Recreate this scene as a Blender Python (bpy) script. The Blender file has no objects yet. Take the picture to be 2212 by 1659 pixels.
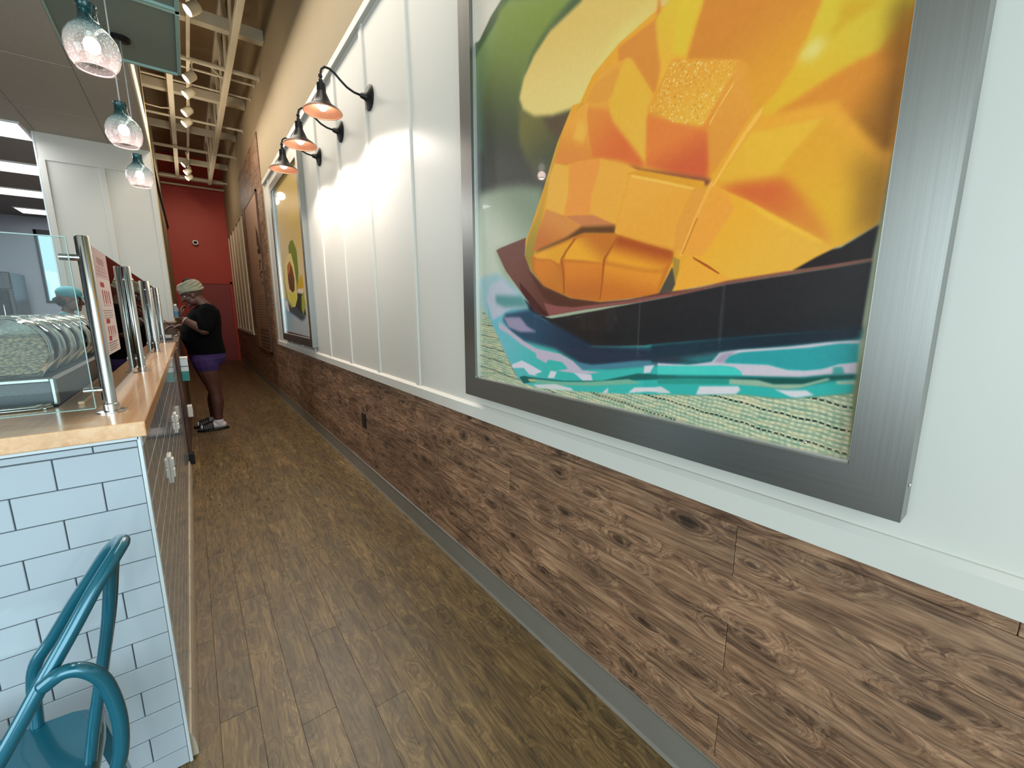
import bpy, math, random
import numpy as np
from mathutils import Vector, Matrix
random.seed(7)
C = bpy.context.scene.collection
SC = bpy.context.scene

# ------------------------------------------------------------------ camera, world, big lights, exposure
cam_d = bpy.data.cameras.new('camera'); cam = bpy.data.objects.new('camera', cam_d); C.objects.link(cam)
RX = [[0.7942831, -0.1076184, 0.5979404], [-0.6075452, -0.1377624, 0.782247], [-0.0018105, -0.9846013, -0.1748054]]
cam.matrix_world = Matrix(((RX[0][0], -RX[0][1], -RX[0][2], 0), (RX[1][0], -RX[1][1], -RX[1][2], 0),
                           (RX[2][0], -RX[2][1], -RX[2][2], 1.38), (0, 0, 0, 1)))
cam_d.sensor_fit = 'HORIZONTAL'; cam_d.sensor_width = 36; cam_d.lens = 36 * 900 / 2212
cam_d.clip_start = 0.02; cam_d.clip_end = 100
SC.camera = cam
SC.view_settings.view_transform = 'Standard'; SC.view_settings.look = 'None'
SC.view_settings.gamma = 1; SC.view_settings.use_curve_mapping = False
SC.view_settings.exposure = 0.25
SC.cycles.use_denoising = True
SC.cycles.max_bounces = 10; SC.cycles.transparent_max_bounces = 24
SC.cycles.sample_clamp_indirect = 6; SC.cycles.caustics_reflective = False; SC.cycles.caustics_refractive = False

w = bpy.data.worlds.new('sky'); SC.world = w; w.use_nodes = True
bg = w.node_tree.nodes['Background']; bg.inputs[0].default_value = (0.62, 0.85, 1.0, 1); bg.inputs[1].default_value = 1.3

def lin(c):
    return tuple((v / 255 / 12.92 if v / 255 <= 0.04045 else ((v / 255 + 0.055) / 1.055) ** 2.4) for v in c)

def light(name, kind, loc, power, col, aim=None, size=0.1, size_y=None, spot=60, blend=0.5):
    d = bpy.data.lights.new(name, kind); o = bpy.data.objects.new(name, d); C.objects.link(o)
    o.location = loc; d.energy = power; d.color = col
    if kind == 'AREA':
        d.size = size
        if size_y: d.shape = 'RECTANGLE'; d.size_y = size_y
    elif kind == 'SPOT':
        d.spot_size = math.radians(spot); d.spot_blend = blend; d.shadow_soft_size = size
    else: d.shadow_soft_size = size
    if aim: o.rotation_euler = (Vector(aim) - Vector(loc)).to_track_quat('-Z', 'Y').to_euler()
    return o

light('shop_window_daylight', 'AREA', (-0.9, -2.6, 1.9), 112, (0.76, 0.95, 1.0), (-0.9, 5, 1.5), 3.6, 2.6)
light('side_fill_light', 'AREA', (-4.7, -0.7, 1.8), 120, (0.80, 0.96, 1.0), (1, -0.3, 1.4), 3.6, 2.6)  # added fill for the near wall and picture frame; no window on this side
light('kitchen_ceiling_light', 'AREA', (-2.0, 9.3, 3.3), 200, (0.93, 0.97, 1.0), None, 1.4, 5.0)
light('corridor_fill', 'AREA', (0.45, 4.6, 4.0), 66, (1.0, 0.91, 0.78), None, 0.5, 7.0)  # added unseen panel, warms the right-hand wall and floor; no fixture here

# ------------------------------------------------------------------ mesh helpers
class MB:
    """collects shapes and links them as one mesh object"""
    def __init__(s): s.v = []; s.f = []; s.uv = None
    def add(s, vs, fs):
        o = len(s.v); s.v += [tuple(p) for p in vs]; s.f += [tuple(i + o for i in f) for f in fs]; return s
    def box(s, x0, x1, y0, y1, z0, z1, ch=0.0):
        if ch <= 0:
            return s.add([(x0,y0,z0),(x1,y0,z0),(x1,y1,z0),(x0,y1,z0),(x0,y0,z1),(x1,y0,z1),(x1,y1,z1),(x0,y1,z1)],
                         [(3,2,1,0),(4,5,6,7),(0,1,5,4),(1,2,6,5),(2,3,7,6),(3,0,4,7)])
        c = ch; lo = (x0,y0,z0); hi = (x1,y1,z1); vs = []; idx = {}
        for sx in (0,1):
            for sy in (0,1):
                for sz in (0,1):
                    p = [hi[0] if sx else lo[0], hi[1] if sy else lo[1], hi[2] if sz else lo[2]]
                    d = [-c if sx else c, -c if sy else c, -c if sz else c]
                    for a in range(3):
                        q = list(p)
                        for b in range(3):
                            if b != a: q[b] += d[b]
                        idx[(sx,sy,sz,a)] = len(vs); vs.append(q)
        fs = []
        def quad(keys):
            f = [idx[k] for k in keys]; P = [Vector(vs[i]) for i in f]
            n = (P[1]-P[0]).cross(P[2]-P[0]); m = sum(P, Vector())/len(P) - Vector([(lo[i]+hi[i])/2 for i in range(3)])
            fs.append(tuple(f if n.dot(m) > 0 else f[::-1]))
        for a in range(3):
            b, d = [i for i in range(3) if i != a]
            for sa in (0,1):
                ks = []
                for sb, sd in ((0,0),(1,0),(1,1),(0,1)):
                    k = [0,0,0]; k[a]=sa; k[b]=sb; k[d]=sd; ks.append((k[0],k[1],k[2],a))
                quad(ks)
            for sb in (0,1):
                for sd in (0,1):
                    k0=[0,0,0]; k1=[0,0,0]; k0[b]=k1[b]=sb; k0[d]=k1[d]=sd; k0[a]=0; k1[a]=1
                    quad([tuple(k0)+(b,), tuple(k1)+(b,), tuple(k1)+(d,), tuple(k0)+(d,)])
        for sx in (0,1):
            for sy in (0,1):
                for sz in (0,1): quad([(sx,sy,sz,0),(sx,sy,sz,1),(sx,sy,sz,2)])
        return s.add(vs, fs)
    def tube(s, pts, r, n=12, cap=True, closed=False):
        P = [Vector(p) for p in pts]; rs = r if isinstance(r, (list, tuple)) else [r]*len(P)
        vs = []; up = None; m = len(P)
        for i, p in enumerate(P):
            if closed: t = (P[(i+1)%m]-P[(i-1)%m]).normalized()
            else: t = (P[min(i+1,m-1)]-P[max(i-1,0)]).normalized()
            if up is None: up = Vector((0,0,1)) if abs(t.z) < 0.9 else Vector((1,0,0))
            a = t.cross(up).normalized(); b = a.cross(t).normalized(); up = b
            for k in range(n):
                th = 2*math.pi*k/n; vs.append(p + (a*math.cos(th)+b*math.sin(th))*rs[i])
        fs = []
        for i in range(m if closed else m-1):
            j = (i+1) % m
            for k in range(n): fs.append((i*n+k, i*n+(k+1)%n, j*n+(k+1)%n, j*n+k))
        if cap and not closed: fs += [tuple(range(n-1,-1,-1)), tuple(range((m-1)*n, m*n))]
        return s.add(vs, fs)
    def lathe(s, prof, c, axis=(0,0,1), n=24, capa=False, capb=False):
        """prof: list of (radius, distance along axis) from c"""
        ax = Vector(axis).normalized(); u = ax.orthogonal().normalized(); v = ax.cross(u); c = Vector(c); vs = []
        for r, h in prof:
            for k in range(n):
                th = 2*math.pi*k/n; vs.append(c + ax*h + (u*math.cos(th)+v*math.sin(th))*r)
        fs = []
        for i in range(len(prof)-1):
            for k in range(n): fs.append((i*n+k, i*n+(k+1)%n, (i+1)*n+(k+1)%n, (i+1)*n+k))
        if capa: fs.append(tuple(range(n-1,-1,-1)))
        if capb: fs.append(tuple(range((len(prof)-1)*n, len(prof)*n)))
        return s.add(vs, fs)
    def prism(s, prof, a0, a1, axis='y'):
        """closed 2-D outline extruded along an axis; outline is (x,z) for y, (y,z) for x, (x,y) for z"""
        n = len(prof)
        mk = {'y': lambda p, a: (p[0], a, p[1]), 'x': lambda p, a: (a, p[0], p[1]), 'z': lambda p, a: (p[0], p[1], a)}[axis]
        vs = [mk(p, a0) for p in prof] + [mk(p, a1) for p in prof]
        fs = [(k, (k+1)%n, n+(k+1)%n, n+k) for k in range(n)] + [tuple(range(n-1,-1,-1)), tuple(range(n, 2*n))]
        return s.add(vs, fs)
    def ball(s, c, rx, ry, rz, n=16, m=10, rot=None):
        vs = []; fs = []; c = Vector(c)
        for i in range(m+1):
            ph = math.pi*i/m
            for k in range(n):
                th = 2*math.pi*k/n; p = Vector((rx*math.sin(ph)*math.cos(th), ry*math.sin(ph)*math.sin(th), rz*math.cos(ph)))
                if rot: p = rot @ p
                vs.append(c+p)
        for i in range(m):
            for k in range(n): fs.append((i*n+k, (i+1)*n+k, (i+1)*n+(k+1)%n, i*n+(k+1)%n))
        return s.add(vs, fs)
    def rings(s, R, n=24, cap=True):
        """stack of horizontal ellipses (cx, cy, z, rx, ry)"""
        vs = [(cx+rx*math.cos(2*math.pi*k/n), cy+ry*math.sin(2*math.pi*k/n), z) for cx,cy,z,rx,ry in R for k in range(n)]
        fs = [(i*n+k, i*n+(k+1)%n, (i+1)*n+(k+1)%n, (i+1)*n+k) for i in range(len(R)-1) for k in range(n)]
        if cap: fs += [tuple(range(n-1,-1,-1)), tuple(range((len(R)-1)*n, len(R)*n))]
        return s.add(vs, fs)
    def mesh(s, name, off=(0,0,0), smooth=False):
        me = bpy.data.meshes.new(name)
        me.from_pydata([(p[0]-off[0], p[1]-off[1], p[2]-off[2]) for p in s.v], [], s.f)
        me.update()
        if smooth: me.polygons.foreach_set('use_smooth', [True]*len(me.polygons))
        return me
    def build(s, name, m, parent=None, smooth=False, origin=None, edge=None):
        """vertices are in world coordinates; the object sits at origin (default: the parent's base)"""
        base = WB.get(parent.name, Vector((0,0,0))) if parent else Vector((0,0,0))
        org = Vector(origin) if origin is not None else base
        me = s.mesh(name, org, smooth); o = bpy.data.objects.new(name, me); C.objects.link(o)
        me.materials.append(m)
        if parent: o.parent = parent
        o.location = org - base; WB[o.name] = org
        if smooth and edge is not None:
            es = o.modifiers.new('edges', 'EDGE_SPLIT'); es.split_angle = math.radians(edge)
        return o
WB = {}

def inst(name, me, loc, parent=None, rot=None):
    """one more object on a shared mesh"""
    o = bpy.data.objects.new(name, me); C.objects.link(o); base = WB.get(parent.name, Vector()) if parent else Vector()
    if parent: o.parent = parent
    o.location = Vector(loc) - base; WB[o.name] = Vector(loc)
    if rot: o.rotation_euler = rot
    return o

def tag(o, label, cat, group=None, kind=None):
    o['label'] = label; o['category'] = cat
    if group: o['group'] = group
    if kind: o['kind'] = kind
    return o

def thing(name, loc, label, cat, group=None):
    o = bpy.data.objects.new(name, None); C.objects.link(o); o.location = loc; o.empty_display_size = 0.1
    WB[o.name] = Vector(loc); return tag(o, label, cat, group)

def struct(o, label=None):
    o['kind'] = 'structure'
    if label: o['label'] = label
    return o

def dup(src, delta, label, parent=None):
    c = src.copy(); C.objects.link(c)
    if parent: c.parent = parent
    else:
        c.location = src.location + Vector(delta)
        if label: c['label'] = label
    for ch in list(src.children): dup(ch, delta, None, c)
    return c

# ------------------------------------------------------------------ materials
def nodes(name):
    m = bpy.data.materials.new(name); m.use_nodes = True; nt = m.node_tree
    return m, nt, nt.nodes['Principled BSDF'], nt.nodes['Material Output']
def nd(nt, typ, **kw):
    n = nt.nodes.new(typ)
    for k, v in kw.items():
        if k.startswith('i_'):
            key = k[2:]; key = int(key) if key.isdigit() else key.replace('_', ' ')
            n.inputs[key].default_value = v
        else: setattr(n, k, v)
    return n
def ramp(nt, stops, interp='LINEAR'):
    n = nt.nodes.new('ShaderNodeValToRGB'); cr = n.color_ramp; cr.interpolation = interp
    while len(cr.elements) < len(stops): cr.elements.new(0.5)
    for e, (p, c) in zip(cr.elements, stops): e.position = p; e.color = tuple(c) + (1,)
    return n
def mat(name, col, rough=0.5, metal=0.0, var=0.06, vscale=6.0, bump=0.0, bscale=60.0, coat=0.0, spec=None, aniso=None, emit=None, sheen=0.0, stretch=None):
    """plain painted / metal / plastic surface with a little procedural variation of tone"""
    m, nt, b, out = nodes(name); L = nt.links; c = lin(col)
    tc = nd(nt, 'ShaderNodeTexCoord'); mp = nd(nt, 'ShaderNodeMapping'); L.new(tc.outputs['Object'], mp.inputs[0])
    if stretch: mp.inputs['Scale'].default_value = stretch
    nz = nd(nt, 'ShaderNodeTexNoise', i_Scale=vscale, i_Detail=4.0); L.new(mp.outputs[0], nz.inputs['Vector'])
    r = ramp(nt, [(0.25, tuple(v*(1-var) for v in c)), (0.75, tuple(min(1, v*(1+var)) for v in c))]); L.new(nz.outputs[0], r.inputs[0])
    L.new(r.outputs[0], b.inputs['Base Color'])
    b.inputs['Roughness'].default_value = rough; b.inputs['Metallic'].default_value = metal
    if spec is not None: b.inputs['Specular IOR Level'].default_value = spec
    if coat: b.inputs['Coat Weight'].default_value = coat; b.inputs['Coat Roughness'].default_value = 0.05
    if sheen: b.inputs['Sheen Weight'].default_value = sheen
    if bump:
        n2 = nd(nt, 'ShaderNodeTexNoise', i_Scale=bscale, i_Detail=3.0); L.new(mp.outputs[0], n2.inputs['Vector'])
        bp = nd(nt, 'ShaderNodeBump', i_Strength=bump, i_Distance=0.01); L.new(n2.outputs[0], bp.inputs['Height']); L.new(bp.outputs[0], b.inputs['Normal'])
    if emit: b.inputs['Emission Color'].default_value = lin(emit[0]) + (1,); b.inputs['Emission Strength'].default_value = emit[1]
    return m
def wood(name, dark, mid, light_, axis=1, grain=9.0, long=0.9, rough=0.45, knots=0.0, blotch=0.5, tint=0.25, bump=0.15, coat=0.0, dirt=None, face=0, pores=0.4):
    """boards: each object gets its own grain offset and tone; grain runs along the given axis"""
    m, nt, b, out = nodes(name); L = nt.links
    tc = nd(nt, 'ShaderNodeTexCoord'); oi = nd(nt, 'ShaderNodeObjectInfo')
    off = nd(nt, 'ShaderNodeVectorMath', operation='SCALE'); off.inputs[0].default_value = (37.0, 91.0, 53.0); L.new(oi.outputs['Random'], off.inputs['Scale'])
    add = nd(nt, 'ShaderNodeVectorMath', operation='ADD'); L.new(tc.outputs['Object'], add.inputs[0]); L.new(off.outputs[0], add.inputs[1])
    sc = [grain]*3; sc[axis] = long
    mp = nd(nt, 'ShaderNodeMapping'); mp.inputs['Scale'].default_value = sc; L.new(add.outputs[0], mp.inputs[0])
    # knots lie in the face of the board and push the grain aside
    gv = mp.outputs[0]
    if knots:
        sx = nd(nt, 'ShaderNodeSeparateXYZ'); L.new(add.outputs[0], sx.inputs[0]); cb = nd(nt, 'ShaderNodeCombineXYZ')
        pl = nd(nt, 'ShaderNodeVectorMath', operation='MULTIPLY'); across = 'Z' if face == 0 else 'X'
        L.new(sx.outputs['XYZ'[axis]], cb.inputs[0]); L.new(sx.outputs[across], cb.inputs[1]); L.new(cb.outputs[0], pl.inputs[0]); pl.inputs[1].default_value = (4.2, 9.5, 1)
        kd = nd(nt, 'ShaderNodeTexNoise', i_Scale=2.2, i_Detail=3.0); L.new(pl.outputs[0], kd.inputs['Vector'])
        ks = nd(nt, 'ShaderNodeVectorMath', operation='SCALE'); ks.inputs['Scale'].default_value = 0.35; L.new(kd.outputs['Color'], ks.inputs[0])
        ka = nd(nt, 'ShaderNodeVectorMath', operation='ADD'); L.new(pl.outputs[0], ka.inputs[0]); L.new(ks.outputs[0], ka.inputs[1])
        vo = nd(nt, 'ShaderNodeTexVoronoi', i_Scale=1.0); vo.voronoi_dimensions = '2D'; L.new(ka.outputs[0], vo.inputs['Vector'])
        sc3 = nd(nt, 'ShaderNodeSeparateColor'); L.new(vo.outputs['Color'], sc3.inputs[0])
        kr = nd(nt, 'ShaderNodeMath', operation='MULTIPLY'); kr.inputs[1].default_value = 0.17; L.new(sc3.outputs[0], kr.inputs[0])
        kk = nd(nt, 'ShaderNodeMath', operation='ADD'); L.new(vo.outputs['Distance'], kk.inputs[0]); L.new(kr.outputs[0], kk.inputs[1])
        pu = nd(nt, 'ShaderNodeMapRange'); pu.interpolation_type = 'SMOOTHSTEP'; pu.inputs['From Min'].default_value = 0.02; pu.inputs['From Max'].default_value = 0.55; pu.inputs['To Min'].default_value = 0.95; pu.inputs['To Max'].default_value = 0.0; L.new(vo.outputs['Distance'], pu.inputs[0])
        pa = nd(nt, 'ShaderNodeVectorMath', operation='ADD'); L.new(mp.outputs[0], pa.inputs[0]); L.new(pu.outputs[0], pa.inputs[1]); gv = pa.outputs[0]
    # swirl the grain a little
    wv = nd(nt, 'ShaderNodeTexNoise', i_Scale=1.3, i_Detail=2.0); L.new(gv, wv.inputs['Vector'])
    wsc = nd(nt, 'ShaderNodeVectorMath', operation='SCALE'); wsc.inputs['Scale'].default_value = 1.4; L.new(wv.outputs['Color'], wsc.inputs[0])
    ad2 = nd(nt, 'ShaderNodeVectorMath', operation='ADD'); L.new(gv, ad2.inputs[0]); L.new(wsc.outputs[0], ad2.inputs[1])
    g1 = nd(nt, 'ShaderNodeTexNoise', i_Scale=3.0, i_Detail=8.0, i_Roughness=0.68); L.new(ad2.outputs[0], g1.inputs['Vector'])
    r1 = ramp(nt, [(0.30, lin(dark)), (0.48, lin(mid)), (0.70, lin(light_))]); L.new(g1.outputs[0], r1.inputs[0])
    bl = nd(nt, 'ShaderNodeTexNoise', i_Scale=5.5 if axis != 9 else 3.0, i_Detail=5.0, i_Roughness=0.6)
    bm = nd(nt, 'ShaderNodeMapping'); bs = [1.6]*3; bs[axis] = 0.55; bm.inputs['Scale'].default_value = bs
    L.new(add.outputs[0], bm.inputs[0]); L.new(bm.outputs[0], bl.inputs['Vector'])
    r2 = ramp(nt, [(0.30, (1-blotch,)*3), (0.62, (1.0, 1.0, 1.0))]); L.new(bl.outputs[0], r2.inputs[0])
    mx = nd(nt, 'ShaderNodeMix', data_type='RGBA', blend_type='MULTIPLY'); mx.inputs[0].default_value = 1.0
    L.new(r1.outputs[0], mx.inputs[6]); L.new(r2.outputs[0], mx.inputs[7]); col = mx.outputs[2]
    if dirt:
        dn = nd(nt, 'ShaderNodeTexNoise', i_Scale=2.6, i_Detail=6.0, i_Roughness=0.65)
        L.new(add.outputs[0], dn.inputs['Vector'])
        rd = ramp(nt, [(0.52, (0, 0, 0)), (0.68, (1, 1, 1))]); L.new(dn.outputs[0], rd.inputs[0])
        md = nd(nt, 'ShaderNodeMix', data_type='RGBA', blend_type='MIX'); L.new(rd.outputs[0], md.inputs[0]); L.new(col, md.inputs[6]); md.inputs[7].default_value = lin(dirt) + (1,)
        mh = nd(nt, 'ShaderNodeMath', operation='MULTIPLY'); mh.inputs[1].default_value = 0.55; L.new(rd.outputs[0], mh.inputs[0]); L.new(mh.outputs[0], md.inputs[0]); col = md.outputs[2]
    hgt = g1.outputs[0]
    if knots:
        rk = ramp(nt, [(0.0, (0.14,)*3), (0.10, (0.26,)*3), (0.135, (0.80,)*3), (0.165, (0.50,)*3), (0.24, (1, 1, 1))]); L.new(kk.outputs[0], rk.inputs[0])
        # fine dark pores and streaks along the grain
        pm_ = nd(nt, 'ShaderNodeMapping'); ps = [grain*5]*3; ps[axis] = long*3.2; pm_.inputs['Scale'].default_value = ps; L.new(add.outputs[0], pm_.inputs[0])
        pn = nd(nt, 'ShaderNodeTexNoise', i_Scale=2.0, i_Detail=4.0); L.new(pm_.outputs[0], pn.inputs['Vector'])
        rp = ramp(nt, [(0.36, (1-pores,)*3), (0.50, (1, 1, 1))]); L.new(pn.outputs[0], rp.inputs[0])
        mp2 = nd(nt, 'ShaderNodeMix', data_type='RGBA', blend_type='MULTIPLY'); mp2.inputs[0].default_value = 1.0; L.new(col, mp2.inputs[6]); L.new(rp.outputs[0], mp2.inputs[7]); col = mp2.outputs[2]
        mk = nd(nt, 'ShaderNodeMix', data_type='RGBA', blend_type='MULTIPLY'); mk.inputs[0].default_value = knots
        L.new(col, mk.inputs[6]); L.new(rk.outputs[0], mk.inputs[7]); col = mk.outputs[2]
    tn = nd(nt, 'ShaderNodeMapRange'); tn.inputs['To Min'].default_value = 1 - tint; tn.inputs['To Max'].default_value = 1 + tint; L.new(oi.outputs['Random'], tn.inputs[0])
    mt = nd(nt, 'ShaderNodeVectorMath', operation='SCALE'); L.new(col, mt.inputs[0]); L.new(tn.outputs[0], mt.inputs['Scale'])
    L.new(mt.outputs[0], b.inputs['Base Color']); b.inputs['Roughness'].default_value = rough
    if coat: b.inputs['Coat Weight'].default_value = coat; b.inputs['Coat Roughness'].default_value = 0.12
    bp = nd(nt, 'ShaderNodeBump', i_Strength=bump, i_Distance=0.004); L.new(hgt, bp.inputs['Height']); L.new(bp.outputs[0], b.inputs['Normal'])
    return m
def thin_glass(name, tint=(255, 255, 255), ior=1.5, rough=0.0, haze=0.0):
    m, nt, b, out = nodes(name); L = nt.links; nt.nodes.remove(b)
    tr = nd(nt, 'ShaderNodeBsdfTransparent'); tr.inputs[0].default_value = lin(tint) + (1,)
    gl = nd(nt, 'ShaderNodeBsdfGlossy', i_Roughness=rough)
    fr = nd(nt, 'ShaderNodeFresnel', i_IOR=ior); ms = nd(nt, 'ShaderNodeMixShader')
    L.new(fr.outputs[0], ms.inputs[0]); L.new(tr.outputs[0], ms.inputs[1]); L.new(gl.outputs[0], ms.inputs[2]); res = ms.outputs[0]
    if haze:
        df = nd(nt, 'ShaderNodeBsdfTranslucent'); df.inputs[0].default_value = lin(tint) + (1,); d2 = nd(nt, 'ShaderNodeBsdfDiffuse'); d2.inputs[0].default_value = lin(tint) + (1,)
        a = nd(nt, 'ShaderNodeMixShader'); a.inputs[0].default_value = 0.5; L.new(df.outputs[0], a.inputs[1]); L.new(d2.outputs[0], a.inputs[2])
        m2 = nd(nt, 'ShaderNodeMixShader'); m2.inputs[0].default_value = haze; L.new(res, m2.inputs[1]); L.new(a.outputs[0], m2.inputs[2]); res = m2.outputs[0]
    L.new(res, out.inputs[0]); return m
def glow(name, col, strength):
    m, nt, b, out = nodes(name); nt.nodes.remove(b); L = nt.links
    e = nd(nt, 'ShaderNodeEmission', i_Strength=strength); nz = nd(nt, 'ShaderNodeTexNoise', i_Scale=2.0); c = lin(col)
    r = ramp(nt, [(0.2, tuple(v*0.97 for v in c)), (0.8, c)]); L.new(nz.outputs[0], r.inputs[0]); L.new(r.outputs[0], e.inputs[0]); L.new(e.outputs[0], out.inputs[0]); return m

# ------------------------------------------------------------------ flat prints, painted from outlines measured on the print itself (metres)
def blur(a, r):
    r = int(r)
    if r < 1: return a
    for ax in (0, 1):
        p = np.concatenate([np.repeat(np.take(a, [0], ax), r+1, ax), a, np.repeat(np.take(a, [-1], ax), r, ax)], ax)
        cs = np.cumsum(p, ax); n = a.shape[ax]
        a = (np.take(cs, range(2*r+1, 2*r+1+n), ax) - np.take(cs, range(0, n), ax)) / (2*r+1)
    return a
class Canvas:
    """u runs to the viewer's right along falling y (flip) or rising; v runs up"""
    def __init__(s, u0, u1, v0, v1, ppm, base, flip=True):
        s.u0, s.u1, s.v0, s.v1, s.ppm, s.flip = u0, u1, v0, v1, ppm, flip
        s.W = int((u1-u0)*ppm); s.H = int((v1-v0)*ppm); s.a = np.empty((s.H, s.W, 3)); s.a[:] = base
    def px(s, p):
        x = (s.u1-p[0]) if s.flip else (p[0]-s.u0); return x*s.ppm, (p[1]-s.v0)*s.ppm
    def mask(s, flat, soft):
        P = [s.px((flat[i], flat[i+1])) for i in range(0, len(flat), 2)]; k = int(soft*2+3)
        xs = [p[0] for p in P]; ys = [p[1] for p in P]
        x0 = max(0, int(min(xs))-k); x1 = min(s.W, int(max(xs))+k+1); y0 = max(0, int(min(ys))-k); y1 = min(s.H, int(max(ys))+k+1)
        if x1 <= x0 or y1 <= y0: return None
        X = np.arange(x0, x1)+0.5; m = np.zeros((y1-y0, x1-x0))
        for r in range(y1-y0):
            for sub in (0.25, 0.75):
                y = y0+r+sub; cr = []
                for i in range(len(P)):
                    (ax, ay), (bx, by) = P[i-1], P[i]
                    if (ay > y) != (by > y): cr.append(ax+(y-ay)/(by-ay)*(bx-ax))
                cr.sort()
                for a, b in zip(cr[0::2], cr[1::2]): m[r] += 0.5*np.clip(np.minimum(X+0.5, b)-np.maximum(X-0.5, a), 0, 1)
        m = blur(blur(m, soft/2), soft/2) if soft >= 2 else m
        return x0, x1, y0, y1, m
    def poly(s, flat, c0, c1=None, p0=None, p1=None, soft=0, alpha=1.0):
        k = s.mask(flat, soft)
        if k is None: return
        x0, x1, y0, y1, m = k; m = (m*alpha)[..., None]
        if c1:
            a = s.px(p0); b = s.px(p1); dx, dy = b[0]-a[0], b[1]-a[1]; l2 = dx*dx+dy*dy
            Y, X = np.mgrid[y0:y1, x0:x1]; t = np.clip(((X-a[0])*dx+(Y-a[1])*dy)/l2, 0, 1)[..., None]; t = t*t*(3-2*t)
            col = np.array(c0)*(1-t)+np.array(c1)*t
        else: col = np.array(c0, float)
        s.a[y0:y1, x0:x1] = s.a[y0:y1, x0:x1]*(1-m)+col*m
    def rect(s, u0, u1, v0, v1, c, alpha=1.0): s.poly([u0, v0, u1, v0, u1, v1, u0, v1], c, alpha=alpha)
    def image(s, name):
        im = bpy.data.images.new(name, s.W, s.H); o = np.ones((s.H, s.W, 4), np.float32); o[..., :3] = np.clip(s.a, 0, 255)/255
        im.pixels.foreach_set(o.ravel()); im.update(); im.pack(); return im
def print_mat(name, im, rough=0.35, coat=0.3, spec=0.3):
    m, nt, b, out = nodes(name); L = nt.links; t = nd(nt, 'ShaderNodeTexImage', image=im, extension='EXTEND'); L.new(t.outputs[0], b.inputs['Base Color'])
    b.inputs['Roughness'].default_value = rough; b.inputs['Coat Weight'].default_value = coat; b.inputs['Coat Roughness'].default_value = 0.03; b.inputs['Specular IOR Level'].default_value = spec; return m
def uv_sheet(name, corners, m, parent, thick=None):
    """flat sheet; corners = lower left, lower right, upper right, upper left as the viewer sees it"""
    base = WB.get(parent.name, Vector()) if parent else Vector()
    me = bpy.data.meshes.new(name); me.from_pydata([Vector(c)-base for c in corners], [], [(0, 1, 2, 3)]); me.update()
    ul = me.uv_layers.new(name='print')
    for li, uv in zip(me.polygons[0].loop_indices, ((0, 0), (1, 0), (1, 1), (0, 1))): ul.data[li].uv = uv
    o = bpy.data.objects.new(name, me); C.objects.link(o); me.materials.append(m)
    if parent: o.parent = parent
    WB[o.name] = base; return o

# ------------------------------------------------------------------ palette
W_PANEL = mat('white_wall_paint', (212, 208, 199), 0.42, var=0.015, vscale=2)
W_UP = mat('cream_wall_paint', (170, 152, 122), 0.8, var=0.03, vscale=1.5)
W_RED = mat('red_wall_paint', (182, 54, 32), 0.55, var=0.03, vscale=2)
W_DOOR = mat('dull_red_door_paint', (142, 46, 40), 0.5, var=0.03)
W_GREY = mat('grey_kitchen_paint', (146, 150, 160), 0.6, var=0.03, vscale=1.2)
WAINS = wood('stained_pine_boards', (80, 53, 37), (146, 108, 81), (198, 156, 122), axis=1, grain=13, long=1.1, rough=0.52, knots=0.95, blotch=0.58, tint=0.12, bump=0.35, pores=0.42)
LAM = wood('weathered_floor_boards', (68, 52, 31), (106, 85, 52), (146, 120, 78), axis=1, grain=15, long=1.5, rough=0.42, knots=0.45, blotch=0.36, tint=0.15, face=2, pores=0.45, bump=0.10, dirt=(92, 82, 64))
MAPLE = wood('maple_worktop', (224, 166, 116), (236, 186, 138), (242, 202, 160), axis=1, grain=14, long=0.5, rough=0.25, blotch=0.12, tint=0.0, bump=0.03, coat=0.6)
DARKWOOD = wood('dark_counter_wood', (52, 32, 24), (84, 56, 42), (112, 80, 60), axis=2, grain=12, long=1.0, rough=0.5, blotch=0.4, tint=0.1)
COVE = mat('grey_vinyl_base', (120, 115, 106), 0.35, var=0.05)
FLOORSUB = mat('dark_floor_joint', (66, 52, 36), 0.8)
STEEL = mat('brushed_steel', (176, 176, 174), 0.30, 1.0, var=0.05, vscale=4, stretch=(1, 1, 40))
STEELH = mat('brushed_steel_long', (172, 172, 170), 0.30, 1.0, var=0.05, vscale=4, stretch=(40, 1, 40))
POLISH = mat('satin_post_steel', (196, 194, 190), 0.2, 1.0, var=0.03, stretch=(1, 1, 30))
DKSTEEL = mat('dark_appliance_steel', (92, 92, 96), 0.32, 1.0, var=0.06)
BLACK = mat('black_metal', (22, 20, 20), 0.4, 0.3, var=0.1)
BLACKP = mat('black_plastic', (18, 18, 19), 0.35, var=0.1)
COPPER = mat('copper_shade_lining', (194, 138, 106), 0.42, 0.4, var=0.04)
WHITEP = mat('white_plastic', (232, 230, 226), 0.4, var=0.02)
TILE = mat('white_glazed_tile', (184, 195, 203), 0.10, var=0.02, vscale=3, coat=0.6, bump=0.03, bscale=9)
GROUT = mat('grey_grout', (92, 98, 104), 0.85, var=0.08, vscale=60)
BULL = mat('beige_base_tile', (196, 184, 162), 0.3, var=0.06, vscale=14)
TRIMW = mat('white_edge_trim', (224, 230, 232), 0.3, 0.2, var=0.02)
CEILT = mat('ceiling_tile', (182, 174, 162), 0.9, var=0.05, vscale=40, bump=0.2, bscale=140)
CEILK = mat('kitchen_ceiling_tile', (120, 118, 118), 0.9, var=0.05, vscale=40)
GRID = mat('ceiling_grid_metal', (84, 80, 76), 0.6, var=0.03)
TEALP = mat('teal_cloud_panel', (124, 134, 124), 0.6, var=0.04, vscale=3)
TEALE = mat('teal_panel_edge', (150, 182, 174), 0.4, var=0.04)
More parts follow.
